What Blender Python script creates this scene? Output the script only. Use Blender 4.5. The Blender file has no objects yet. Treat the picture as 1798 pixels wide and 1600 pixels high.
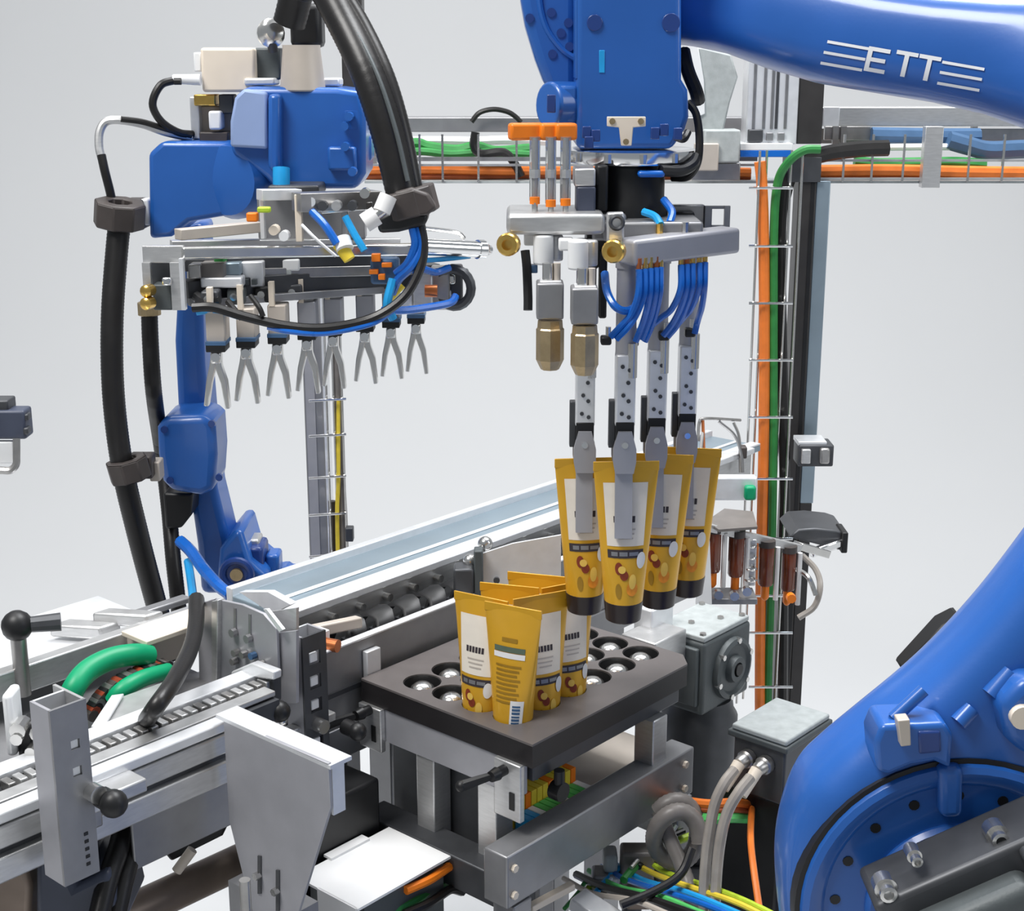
import bpy, bmesh, math, random
from mathutils import Vector, Matrix
from mathutils.bvhtree import BVHTree
random.seed(7)
SC = bpy.context.scene
COL = SC.collection

# ------------------------------------------------------------------ camera
F = 2600.0                      # focal length in pixels of the 1798 x 1600 frame
PITCH = math.radians(15.1)
CZ = 1.70
cam_d = bpy.data.cameras.new('camera')
cam_d.sensor_width = 36.0
cam_d.lens = F / 1798.0 * 36.0
cam_d.clip_start = 0.05
cam_d.clip_end = 60
cam = bpy.data.objects.new('camera', cam_d)
cam.location = (0, 0, CZ)
cam.rotation_euler = (math.pi / 2 - PITCH, 0, 0)
COL.objects.link(cam)
SC.camera = cam

# ------------------------------------------------------------------ world, lights, exposure
SC.view_settings.view_transform = 'Standard'
SC.view_settings.look = 'None'
SC.view_settings.gamma = 1.0
SC.view_settings.exposure = 0.0
SC.view_settings.use_curve_mapping = False
W = bpy.data.worlds.new('studio')
SC.world = W
W.use_nodes = True
bg = W.node_tree.nodes['Background']
bg.inputs[0].default_value = (0.86, 0.93, 1.0, 1)
bg.inputs[1].default_value = 0.29

def area(name, loc, target, sx, sy, power, col=(1, 1, 1)):
    l = bpy.data.lights.new(name, 'AREA')
    l.shape = 'RECTANGLE'
    l.size, l.size_y, l.energy, l.color = sx, sy, power, col
    o = bpy.data.objects.new(name, l)
    o.location = loc
    o.rotation_euler = (Vector(target) - Vector(loc)).to_track_quat('-Z', 'Y').to_euler()
    COL.objects.link(o)
    return o

area('softbox_key', (-1.5, 0.5, 4.3), (0.0, 1.7, 1.0), 1.3, 1.3, 125, (1, 0.985, 0.96))
area('softbox_top', (0.7, 2.2, 4.4), (0.4, 1.9, 1.0), 1.8, 1.2, 120, (0.97, 0.985, 1))
area('softbox_side', (3.2, 0.6, 2.8), (0.4, 1.8, 1.1), 0.8, 1.6, 22, (0.95, 0.98, 1))
area('backdrop_lamp', (0.0, 3.3, 4.8), (0.0, 5.8, 0.3), 6.0, 0.8, 122, (1, 1, 1))

# ------------------------------------------------------------------ from a pixel to a point in the place
cp, sp = math.cos(PITCH), math.sin(PITCH)
def ray(x, y):
    a = (800 - y) / F
    return Vector(((x - 899) / F, cp + a * sp, -sp + a * cp))
CAM = Vector((0, 0, CZ))
DOFF = 0.0                             # depth offset for a group of parts laid out together
def pd(x, y, D):                       # at camera depth D
    return CAM + ray(x, y) * (D + DOFF)
def py_(x, y, Y):                      # on the upright plane y = Y
    d = ray(x, y); return CAM + d * (Y / d.y)
def pz(x, y, z):                       # on the level plane z
    d = ray(x, y); return CAM + d * ((z - CZ) / d.z)
AZ = math.radians(41.15)               # heading of the conveyor line
U = Vector((math.sin(AZ), math.cos(AZ), 0))
V = Vector((-math.cos(AZ), math.sin(AZ), 0))
Zv = Vector((0, 0, 1))
O = pz(935, 1308, 1.0); O.z = 0
def L(u, v, z): return O + U * u + V * v + Zv * z
def pv(x, y, v):                       # on the upright plane v of the line
    d = ray(x, y); t = (v - (CAM - O).dot(V)) / d.dot(V); return CAM + d * t
def pu(x, y, u):
    d = ray(x, y); t = (u - (CAM - O).dot(U)) / d.dot(U); return CAM + d * t
def loc(p): q = p - O; return q.dot(U), q.dot(V), p.z
def s(n, D): return n * D / F          # n pixels at depth D in metres

# ------------------------------------------------------------------ materials
def mat(name, col, metal=0.0, rough=0.5, var=0.06, scale=30, bump=0.0, bscale=200, coat=0.0, trans=0.0, alpha=1.0, stretch=None, ior=1.45):
    m = bpy.data.materials.new(name)
    m.use_nodes = True
    nt = m.node_tree
    b = nt.nodes['Principled BSDF']
    b.inputs['Metallic'].default_value = metal
    b.inputs['Roughness'].default_value = rough
    b.inputs['Coat Weight'].default_value = coat
    b.inputs['Coat Roughness'].default_value = 0.12
    b.inputs['Transmission Weight'].default_value = trans
    b.inputs['IOR'].default_value = ior
    b.inputs['Alpha'].default_value = alpha
    tc = nt.nodes.new('ShaderNodeTexCoord')
    mp = nt.nodes.new('ShaderNodeMapping')
    if stretch: mp.inputs['Scale'].default_value = stretch
    nt.links.new(tc.outputs['Object'], mp.inputs['Vector'])
    n = nt.nodes.new('ShaderNodeTexNoise')
    n.inputs['Scale'].default_value = scale
    n.inputs['Detail'].default_value = 4
    nt.links.new(mp.outputs['Vector'], n.inputs['Vector'])
    cr = nt.nodes.new('ShaderNodeValToRGB')
    cr.color_ramp.elements[0].position = 0.3
    cr.color_ramp.elements[1].position = 0.7
    cr.color_ramp.elements[0].color = tuple(c * (1 - var) for c in col) + (1,)
    cr.color_ramp.elements[1].color = tuple(min(1, c * (1 + var)) for c in col) + (1,)
    nt.links.new(n.outputs['Fac'], cr.inputs['Fac'])
    nt.links.new(cr.outputs['Color'], b.inputs['Base Color'])
    mr = nt.nodes.new('ShaderNodeMapRange')
    mr.inputs['To Min'].default_value = max(0.02, rough * 0.85)
    mr.inputs['To Max'].default_value = min(1, rough * 1.15)
    nt.links.new(n.outputs['Fac'], mr.inputs['Value'])
    nt.links.new(mr.outputs['Result'], b.inputs['Roughness'])
    if bump > 0:
        n2 = nt.nodes.new('ShaderNodeTexNoise')
        n2.inputs['Scale'].default_value = bscale
        nt.links.new(mp.outputs['Vector'], n2.inputs['Vector'])
        bp = nt.nodes.new('ShaderNodeBump')
        bp.inputs['Strength'].default_value = bump
        bp.inputs['Distance'].default_value = 0.001
        nt.links.new(n2.outputs['Fac'], bp.inputs['Height'])
        nt.links.new(bp.outputs['Normal'], b.inputs['Normal'])
    return m

M = {}
M['backdrop'] = mat('backdrop paper', (0.60, 0.605, 0.612), 0, 0.95, 0.01, 1.5)
M['blue'] = mat('blue robot paint', (0.019, 0.112, 0.42), 0, 0.33, 0.05, 12, 0.05, 300, coat=0.35)
M['blue_dark'] = mat('deep blue robot paint', (0.016, 0.05, 0.22), 0, 0.35, 0.05, 12, 0.05, 300, coat=0.3)
M['blue_pale'] = mat('pale grey blue cover', (0.30, 0.40, 0.66), 0, 0.45, 0.05, 12)
M['alu'] = mat('brushed aluminium', (0.62, 0.62, 0.62), 0.75, 0.38, 0.07, 60, 0.08, 300, stretch=(1, 1, 6))
M['alu_light'] = mat('bright anodised aluminium', (0.82, 0.83, 0.85), 0.45, 0.36, 0.04, 60)
M['alu_dark'] = mat('dull grey aluminium', (0.30, 0.30, 0.31), 0.6, 0.42, 0.07, 40)
M['sheet'] = mat('bead blasted aluminium sheet', (0.42, 0.42, 0.45), 0.45, 0.48, 0.05, 30, 0.05)
M['steel'] = mat('polished steel', (0.70, 0.69, 0.67), 0.95, 0.22, 0.05, 40)
M['chrome'] = mat('bright chrome', (0.88, 0.88, 0.88), 1.0, 0.14, 0.03, 40)
M['steel_mid'] = mat('satin steel', (0.40, 0.39, 0.38), 0.85, 0.35, 0.1, 50)
M['darksteel'] = mat('dark grey steel', (0.075, 0.078, 0.085), 0.4, 0.42, 0.1, 40)
M['black'] = mat('black plastic', (0.012, 0.012, 0.013), 0, 0.42, 0.15, 30)
M['rubber'] = mat('black hose rubber', (0.014, 0.013, 0.013), 0, 0.36, 0.15, 30, 0.1, 400)
M['brownblack'] = mat('brownish black plastic clamp', (0.060, 0.050, 0.047), 0, 0.45, 0.15, 30)
M['traytop'] = mat('black tray plastic', (0.016, 0.014, 0.015), 0, 0.42, 0.08, 40, 0.05, 500)
M['traylit'] = mat('brown grey lit tray plastic', (0.125, 0.112, 0.110), 0, 0.42, 0.06, 40, 0.05, 500)  # tray plastic again, grazing light on its top put into the colour
M['gold'] = mat('golden tube laminate', (0.76, 0.41, 0.028), 0.25, 0.33, 0.05, 25, coat=0.3)
M['gold_dark'] = mat('dark gold print', (0.36, 0.20, 0.02), 0.2, 0.42, 0.1, 60)
M['gold_pale'] = mat('pale gold print', (0.80, 0.52, 0.10), 0.1, 0.42, 0.1, 60)
M['cap'] = mat('dark brown cap', (0.022, 0.014, 0.013), 0, 0.32, 0.1, 30)
M['label'] = mat('cream label print', (0.83, 0.76, 0.66), 0, 0.45, 0.03, 80)
M['ink'] = mat('dark print', (0.045, 0.035, 0.04), 0, 0.5, 0.1, 80)
M['red_print'] = mat('red brown print', (0.22, 0.035, 0.012), 0, 0.5, 0.25, 120)
M['orange_print'] = mat('orange print', (0.75, 0.26, 0.02), 0, 0.5, 0.2, 120)
M['greygreen'] = mat('grey green print', (0.10, 0.14, 0.10), 0, 0.5, 0.1, 80)
M['badge'] = mat('white badge print', (0.78, 0.77, 0.76), 0, 0.45, 0.03, 60)
M['white'] = mat('white plastic', (0.82, 0.83, 0.84), 0, 0.42, 0.03, 30)
M['paper'] = mat('white paper', (0.90, 0.90, 0.90), 0, 0.7, 0.02, 20, 0.1, 60)
M['cream'] = mat('cream painted housing', (0.80, 0.70, 0.58), 0, 0.48, 0.04, 20)
M['beige'] = mat('beige cover', (0.55, 0.49, 0.43), 0.2, 0.48, 0.06, 20)
M['brass'] = mat('brass', (0.80, 0.52, 0.14), 0.95, 0.26, 0.08, 60)
M['bronze'] = mat('sintered bronze', (0.50, 0.38, 0.22), 0.85, 0.34, 0.1, 90, 0.2, 700)
M['orange'] = mat('orange plastic', (0.90, 0.22, 0.012), 0, 0.4, 0.06, 40)
M['orange_cable'] = mat('orange cable jacket', (0.80, 0.20, 0.03), 0, 0.42, 0.12, 30)
M['orange_dull'] = mat('dull rust orange jacket', (0.42, 0.10, 0.03), 0, 0.5, 0.2, 30)
M['green'] = mat('green belt', (0.0, 0.30, 0.13), 0, 0.42, 0.06, 30)
M['green_cable'] = mat('green cable jacket', (0.03, 0.22, 0.05), 0, 0.45, 0.15, 30)
M['green_bright'] = mat('bright green terminal', (0.10, 0.55, 0.14), 0, 0.45, 0.15, 60)
M['yellow'] = mat('yellow plastic', (0.80, 0.60, 0.05), 0, 0.45, 0.1, 60)
M['yellowgreen'] = mat('yellow green wire', (0.45, 0.62, 0.04), 0, 0.45, 0.15, 60)
M['tube_blue'] = mat('blue air hose', (0.008, 0.13, 0.55), 0, 0.28, 0.08, 30, coat=0.3)
M['cyan'] = mat('light blue air hose', (0.02, 0.35, 0.75), 0, 0.3, 0.1, 40)
M['amber'] = mat('amber brown bowl', (0.16, 0.035, 0.012), 0, 0.15, 0.2, 40, coat=0.4)
M['castgrey'] = mat('grey cast housing paint', (0.080, 0.092, 0.096), 0.1, 0.48, 0.08, 40, 0.2, 300)
M['castlight'] = mat('light grey cover paint', (0.40, 0.43, 0.43), 0, 0.55, 0.1, 80, 0.2, 500)
M['hosegrey'] = mat('clear grey hose', (0.32, 0.29, 0.26), 0, 0.25, 0.12, 40)
M['conduit'] = mat('grey brown conduit', (0.17, 0.155, 0.145), 0, 0.4, 0.12, 40)
M['brownsteel'] = mat('brown grey steel tube', (0.30, 0.235, 0.19), 0.3, 0.42, 0.15, 20)
M['glass'] = mat('clear plastic', (0.92, 0.95, 0.95), 0, 0.08, 0.01, 20, trans=0.85)
M['postblue'] = mat('blue grey profile', (0.32, 0.40, 0.46), 0.55, 0.32, 0.05, 20)
M['postdark'] = mat('dark profile face', (0.050, 0.047, 0.046), 0.3, 0.4, 0.1, 30)
M['navy'] = mat('dark slate housing', (0.055, 0.065, 0.10), 0, 0.42, 0.1, 30)
M['pipeblue'] = mat('slate blue pipe', (0.06, 0.13, 0.25), 0.1, 0.4, 0.1, 30)
M['copper'] = mat('copper coil', (0.55, 0.17, 0.06), 0.7, 0.3, 0.1, 60)

# ------------------------------------------------------------------ mesh builder
def frame(axis):
    a = axis.normalized()
    ref = Vector((0, 0, 1)) if abs(a.z) < 0.9 else Vector((1, 0, 0))
    x = ref.cross(a).normalized()
    return x, a.cross(x).normalized(), a

def catmull(pts, n=6):
    P_ = [pts[0] + (pts[0] - pts[1])] + list(pts) + [pts[-1] + (pts[-1] - pts[-2])]
    out = []
    for i in range(1, len(P_) - 2):
        p0, p1, p2, p3 = P_[i - 1], P_[i], P_[i + 1], P_[i + 2]
        for k in range(n):
            t = k / n
            out.append(0.5 * ((2 * p1) + (p2 - p0) * t + (2 * p0 - 5 * p1 + 4 * p2 - p3) * t * t + (3 * p1 - p0 - 3 * p2 + p3) * t ** 3))
    out.append(P_[-2])
    return out

class MB:
    def __init__(self): self.v, self.f = [], []
    def add(self, vs, fs):
        o = len(self.v); self.v += [Vector(p) for p in vs]; self.f += [[i + o for i in f] for f in fs]; return self
    def prism(self, pts, vec):
        n = len(pts); vec = Vector(vec)
        return self.add(list(pts) + [p + vec for p in pts], [list(range(n))[::-1], list(range(n, 2 * n))] + [[i, (i + 1) % n, n + (i + 1) % n, n + i] for i in range(n)])
    def axbox(self, c, ax, ay, az):
        p = [c + ax * i + ay * j + az * k for k in (-1, 1) for j in (-1, 1) for i in (-1, 1)]
        return self.add(p, [[0, 2, 3, 1], [4, 5, 7, 6], [0, 1, 5, 4], [2, 6, 7, 3], [0, 4, 6, 2], [1, 3, 7, 5]])
    def ubox(self, u0, u1, v0, v1, z0, z1):
        return self.axbox(L((u0 + u1) / 2, (v0 + v1) / 2, (z0 + z1) / 2), U * abs(u1 - u0) / 2, V * abs(v1 - v0) / 2, Zv * abs(z1 - z0) / 2)
    def box(self, c, sx, sy, sz, rz=0.0):
        r = Matrix.Rotation(rz, 3, 'Z')
        return self.axbox(Vector(c), r @ Vector((sx / 2, 0, 0)), r @ Vector((0, sy / 2, 0)), Vector((0, 0, sz / 2)))
    def pbox(self, x0, y0, x1, y1, D, dep, rz=0.0):   # upright box whose front face covers this part of the view at depth D
        c = pd((x0 + x1) / 2, (y0 + y1) / 2, D)
        a, b = py_(x0, (y0 + y1) / 2, c.y), py_(x1, (y0 + y1) / 2, c.y)
        t, d = py_((x0 + x1) / 2, y0, c.y), py_((x0 + x1) / 2, y1, c.y)
        return self.box(c + Vector((0, dep / 2, 0)), (b - a).length, dep, (t - d).length, rz)
    def pprism(self, pix, D, dep, at=None):           # outline on an upright plane facing the camera side, real thickness dep
        c = at or pix[0]
        Y = pd(c[0], c[1], D).y
        return self.prism([py_(x, y, Y) for x, y in pix], (0, dep, 0))
    def rslab(self, pix, D, dep, r, at=None, k=6, sm=4, back=0.0):   # smooth outline with deep rounded edges, like a casting
        c = at or pix[0]; Y = pd(c[0], c[1], D).y
        P = [py_(x, y, Y + back) - Vector((0, back, 0)) for x, y in pix]
        if sm: P = catmull(P + [P[0]], sm)[:-1]
        n = len(P); ar = sum(P[i].x * P[(i + 1) % n].z - P[(i + 1) % n].x * P[i].z for i in range(n))
        nr = []
        for i in range(n):
            t = (P[(i + 1) % n] - P[i - 1]); t.normalize(); q = Vector((-t.z, 0, t.x)); nr.append(q if ar > 0 else -q)
        rings = []
        for j in range(k + 1):
            a = math.pi / 2 * (1 - j / k); rings.append([P[i] + nr[i] * r * (1 - math.cos(a)) + Vector((0, r * (1 - math.sin(a)), 0)) for i in range(n)])
        for j in range(k + 1):
            a = math.pi / 2 * j / k; rings.append([P[i] + nr[i] * r * (1 - math.cos(a)) + Vector((0, dep - r * (1 - math.sin(a)), 0)) for i in range(n)])
        return self.loft(rings)
    def cyl(self, p0, p1, r0, r1=None, n=18):
        p0, p1 = Vector(p0), Vector(p1); r1 = r0 if r1 is None else r1
        x, y, a = frame(p1 - p0)
        ring = lambda c, r: [c + x * math.cos(2 * math.pi * i / n) * r + y * math.sin(2 * math.pi * i / n) * r for i in range(n)]
        return self.add(ring(p0, r0) + ring(p1, r1), [list(range(n))[::-1], list(range(n, 2 * n))] + [[i, (i + 1) % n, n + (i + 1) % n, n + i] for i in range(n)])
    def pcyl(self, x, y0, y1, w, D, n=18, w1=None):   # upright cylinder, w pixels wide
        a = pd(x, (y0 + y1) / 2, D); p0 = py_(x, y0, a.y); p1 = py_(x, y1, a.y)
        p0.x = p1.x = a.x
        return self.cyl(p1, p0, s(w1 or w, D) / 2, s(w, D) / 2, n)
    def lathe(self, p0, axis, prof, n=24):
        x, y, a = frame(Vector(axis)); p0 = Vector(p0)
        vs, fs = [], []
        for t, r in prof:
            vs += [p0 + a * t + (x * math.cos(2 * math.pi * i / n) + y * math.sin(2 * math.pi * i / n)) * max(r, 1e-5) for i in range(n)]
        for k in range(len(prof) - 1):
            fs += [[k * n + i, k * n + (i + 1) % n, (k + 1) * n + (i + 1) % n, (k + 1) * n + i] for i in range(n)]
        fs += [list(range(n))[::-1], list(range((len(prof) - 1) * n, len(prof) * n))]
        return self.add(vs, fs)
    def tube(self, pts, r, n=10, smooth=6, rib=0.0, ribstep=0.006):
        pts = [Vector(p) for p in pts]
        if smooth and len(pts) > 2: pts = catmull(pts, smooth)
        if rib > 0:
            res = [pts[0]]; d = 0
            for i in range(len(pts) - 1):
                seg = pts[i + 1] - pts[i]; l = seg.length; k = max(1, int(l / (ribstep / 2) + 0.5))
                res += [pts[i] + seg * (j + 1) / k for j in range(k)]
            pts = res
        vs, fs = [], []
        x = None
        for i, p in enumerate(pts):
            t = (pts[min(i + 1, len(pts) - 1)] - pts[max(i - 1, 0)]).normalized()
            if x is None: x = frame(t)[0]
            x = (x - t * x.dot(t)).normalized(); y = t.cross(x)
            rr = r(i / (len(pts) - 1)) if callable(r) else r
            if rib > 0 and i % 2: rr *= 1 - rib
            vs += [p + (x * math.cos(2 * math.pi * k / n) + y * math.sin(2 * math.pi * k / n)) * rr for k in range(n)]
        m = len(pts)
        for i in range(m - 1):
            fs += [[i * n + k, i * n + (k + 1) % n, (i + 1) * n + (k + 1) % n, (i + 1) * n + k] for k in range(n)]
        fs += [list(range(n))[::-1], list(range((m - 1) * n, m * n))]
        return self.add(vs, fs)
    def ptube(self, pix, r, n=10, smooth=6, **k): return self.tube([pd(*p) for p in pix], r, n, smooth, **k)
    def loft(self, rings):
        n = len(rings[0]); vs = [p for r_ in rings for p in r_]; fs = []
        for k in range(len(rings) - 1):
            fs += [[k * n + i, k * n + (i + 1) % n, (k + 1) * n + (i + 1) % n, (k + 1) * n + i] for i in range(n)]
        fs += [list(range(n))[::-1], list(range((len(rings) - 1) * n, len(rings) * n))]
        return self.add(vs, fs)
    def ball(self, c, r, n=14, m=8, sz=1.0):
        c = Vector(c); prof = [(-math.cos(math.pi * i / m) * r * sz, math.sin(math.pi * i / m) * r) for i in range(m + 1)]
        return self.lathe(c, (0, 0, 1), prof, n)
    def torus(self, c, nrm, R, r, n=28, m=8, a0=0, a1=2 * math.pi):
        x, y, a = frame(Vector(nrm)); c = Vector(c)
        k = n if abs(a1 - a0) > 6.28 else n + 1
        pts = [c + (x * math.cos(a0 + (a1 - a0) * i / n) + y * math.sin(a0 + (a1 - a0) * i / n)) * R for i in range(k)]
        if k == n: pts += [pts[0], pts[1]]
        return self.tube(pts, r, m, 0)
    def plate_holes(self, u0, u1, v0, v1, z0, z1, cu, cv, r, n=16, skip=()):   # plate of cells, a round hole in each
        us = [u0 + (u1 - u0) * i / cu for i in range(cu + 1)]; vs_ = [v0 + (v1 - v0) * i / cv for i in range(cv + 1)]
        for i in range(cu):
            for j in range(cv):
                a, b, c, d = us[i], us[i + 1], vs_[j], vs_[j + 1]
                mu, mv = (a + b) / 2, (c + d) / 2
                if (i, j) in skip:
                    self.ubox(a, b, c, d, z0, z1); continue
                circ, sq = [], []
                for k in range(n):
                    t = 2 * math.pi * k / n; cx, sy = math.cos(t), math.sin(t)
                    m = 1 / max(abs(cx), abs(sy))
                    circ.append((mu + r * cx, mv + r * sy)); sq.append((mu + (b - a) / 2 * cx * m, mv + (d - c) / 2 * sy * m))
                V4 = [L(p[0], p[1], z1) for p in circ] + [L(p[0], p[1], z1) for p in sq] + [L(p[0], p[1], z0) for p in circ] + [L(p[0], p[1], z0) for p in sq]
                fs = []
                for k in range(n):
                    q = (k + 1) % n
                    fs += [[k, n + k, n + q, q], [2 * n + k, 2 * n + q, 3 * n + q, 3 * n + k], [k, q, 2 * n + q, 2 * n + k], [n + k, 3 * n + k, 3 * n + q, n + q]]
                self.add(V4, fs)
        return self
    def out(self, name, material, parent=None, bev=0.0, seg=2, ang=35, smooth=True):
        me = bpy.data.meshes.new(name)
        me.from_pydata(self.v, [], self.f)
        bm = bmesh.new(); bm.from_mesh(me)
        bmesh.ops.recalc_face_normals(bm, faces=bm.faces)
        bm.to_mesh(me); bm.free()
        if smooth:
            me.polygons.foreach_set('use_smooth', [True] * len(me.polygons))
            me.set_sharp_from_angle(angle=math.radians(ang))
        me.materials.append(M[material])
        o = bpy.data.objects.new(name, me)
        COL.objects.link(o)
        if parent is not None: o.parent = parent
        if bev > 0:
            b = o.modifiers.new('edge', 'BEVEL'); b.width = bev; b.segments = seg; b.limit_method = 'ANGLE'; b.angle_limit = math.radians(40)
            b.harden_normals = False
        return o

ROOTS = []
def tag(o, label, cat, group=None):
    o['label'] = label; o['category'] = cat
    if group: o['group'] = group
    return o
def thing(name, label, cat, group=None, at=None):
    o = bpy.data.objects.new(name, None)
    o.empty_display_size = 0.03
    COL.objects.link(o); tag(o, label, cat, group)
    if at is None: ROOTS.append(o)
    else: o.location = at
    return o
def settle():                    # every thing's Empty goes to the middle of its base
    for r_ in ROOTS:
        ch = [c for c in bpy.data.objects if c.parent == r_]
        pts = [v.co for c in ch for v in c.data.vertices]
        if not pts: continue
        b = Vector(((min(p.x for p in pts) + max(p.x for p in pts)) / 2, (min(p.y for p in pts) + max(p.y for p in pts)) / 2, min(p.z for p in pts)))
        r_.location = b
        for c in ch: c.location = -b
def struct(o): o['kind'] = 'structure'; return o
def dup(root, at, rz=0.0, label=None, group=None):
    r_ = root.copy(); COL.objects.link(r_); r_.location = at; r_.rotation_euler = (0, 0, rz)
    if label: r_['label'] = label
    if group: r_['group'] = group
    for ch in [c for c in bpy.data.objects if c.parent == root]:
        c = ch.copy(); COL.objects.link(c); c.parent = r_
        for g in [d for d in bpy.data.objects if d.parent == ch]:
            e = g.copy(); COL.objects.link(e); e.parent = c
    return r_
def cp_part(o, shift):           # a copy of a part under the same thing, sharing its mesh
    c = o.copy(); COL.objects.link(c)
    me = c.data.copy(); me.transform(Matrix.Translation(shift)); c.data = me
    return c
def bvh(o):
    return BVHTree.FromPolygons([v.co.copy() for v in o.data.vertices], [list(p.vertices) for p in o.data.polygons])
def decal(name, material, parent, target, polys, off=0.0012, cuts=4):   # flat print wrapped onto a painted surface
    t = target if isinstance(target, BVHTree) else bvh(target)
    m = MB()
    for quad in polys:            # quads given in the view, laid on the surface they are printed on
        a, b, c, d = [Vector((q[0], q[1], 0)) for q in quad]
        vs, fs = [], []
        for j in range(cuts + 1):
            for i in range(cuts + 1):
                p = (a * (1 - i / cuts) + b * i / cuts) * (1 - j / cuts) + (d * (1 - i / cuts) + c * i / cuts) * j / cuts
                r_ = ray(p.x, p.y).normalized()
                h = t.ray_cast(CAM, r_)
                q = h[0] - r_ * off if h[0] else CAM + r_ * 1.5
                vs.append(q)
        k = cuts + 1
        for j in range(cuts):
            for i in range(cuts): fs.append([j * k + i, j * k + i + 1, (j + 1) * k + i + 1, (j + 1) * k + i])
        m.add(vs, fs)
    return m.out(name, material, parent)

# ------------------------------------------------------------------ setting: seamless light grey backdrop
m = MB(); m.box((0, 0.7, -0.01), 16, 5.4, 0.02); struct(m.out('floor', 'backdrop'))
m = MB()
prof = [(3.4, 0.0), (4.2, 0.0)] + [(4.2 + 2.6 * math.sin(a), 2.6 - 2.6 * math.cos(a)) for a in [math.radians(3 * i) for i in range(1, 31)]] + [(6.8, 7.0)]
pr = [Vector((-8, y, z)) for y, z in prof] + [Vector((-8, y + 0.05, z - 0.05)) for y, z in reversed(prof)]
m.prism(pr, (16, 0, 0)); struct(m.out('wall_back', 'backdrop', ang=60))

# ------------------------------------------------------------------ tube tray
tray = thing('tube_tray', 'black plastic tray with rows of round sockets holding standing golden tubes', 'tray')
HU0, HU1, HV0, HV1 = 0.0165, 0.2995, 0.039, 0.225
ch = 0.02
for nm, mt, z0_, z1_ in (('tray_plate', 'traytop', .972, .9975), ('tray_lit_top', 'traylit', .9975, 1.0)):  # thin paler top layer: the light on the tray painted in
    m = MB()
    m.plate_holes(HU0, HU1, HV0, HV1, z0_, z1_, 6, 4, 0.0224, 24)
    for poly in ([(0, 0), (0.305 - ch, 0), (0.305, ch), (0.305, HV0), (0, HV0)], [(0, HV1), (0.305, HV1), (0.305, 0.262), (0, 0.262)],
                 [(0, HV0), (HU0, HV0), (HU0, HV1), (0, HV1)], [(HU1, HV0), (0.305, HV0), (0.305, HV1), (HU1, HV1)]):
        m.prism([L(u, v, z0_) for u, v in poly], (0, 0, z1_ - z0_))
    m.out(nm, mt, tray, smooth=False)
du, dv = (HU1 - HU0) / 6, (HV1 - HV0) / 4
TUBES_IN = {(0, 0), (0, 1), (1, 0), (2, 0), (1, 1), (2, 1)}
for i in range(6):
    for j in range(4):
        u, v = HU0 + du * (i + .5), HV0 + dv * (j + .5)
        c = L(u, v, 0)
        s_ = MB(); ri, ro = 0.0212, 0.0222
        s_.lathe(c, (0, 0, 1), [(0.951, 0.001), (0.951, ro), (0.9985, ro), (0.9985, ri + .0002), (0.953, ri + .0002), (0.953, 0.001)], 20)
        s_.out('socket', 'black', tray)
        if (i, j) not in TUBES_IN:
            k = MB(); k.lathe(c, (0, 0, 1), [(0.953, 0.0172), (0.985, 0.0165), (0.994, 0.0130), (0.9985, 0.0070), (0.9995, 0.001)], 18)
            k.out('highlight_dome', 'steel', tray)  # steel dome added to give each empty socket its highlight

# ------------------------------------------------------------------ golden tubes
TR, TH, TC, TW = 0.0206, 0.175, 0.0225, 0.0345
def tube_dims(t):
    e = t ** 1.25
    return TR + (TW - TR) * t, TR * (1 - e) + 0.0009 * e
def patch(name, mat_, parent, s0, s1, t0, t1, side=-1, off=0.0005, ns=6, nt=6, shape=None):
    vs, fs = [], []
    for j in range(nt + 1):
        for i in range(ns + 1):
            a_, b_ = i / ns, j / nt
            ss = s0 + (s1 - s0) * a_; tt = t0 + (t1 - t0) * b_
            if shape == 'oval':      # round outline
                r_ = math.hypot(2 * a_ - 1, 2 * b_ - 1); mx = max(abs(2 * a_ - 1), abs(2 * b_ - 1))
                k = mx / r_ if r_ > 1e-6 else 0
                ss = (s0 + s1) / 2 + (s1 - s0) / 2 * (2 * a_ - 1) * k; tt = (t0 + t1) / 2 + (t1 - t0) / 2 * (2 * b_ - 1) * k
            w, d = tube_dims(tt)
            x = w * ss; y = side * (d * math.sqrt(max(0, 1 - ss * ss)) + off)
            vs.append(Vector((x * -side if side > 0 else x, y, TC + (TH - 0.004 - TC) * tt)))
    k = ns + 1
    for j in range(nt):
        for i in range(ns): fs.append([j * k + i, j * k + i + 1, (j + 1) * k + i + 1, (j + 1) * k + i])
    return MB().add(vs, fs).out(name, mat_, parent)

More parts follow.
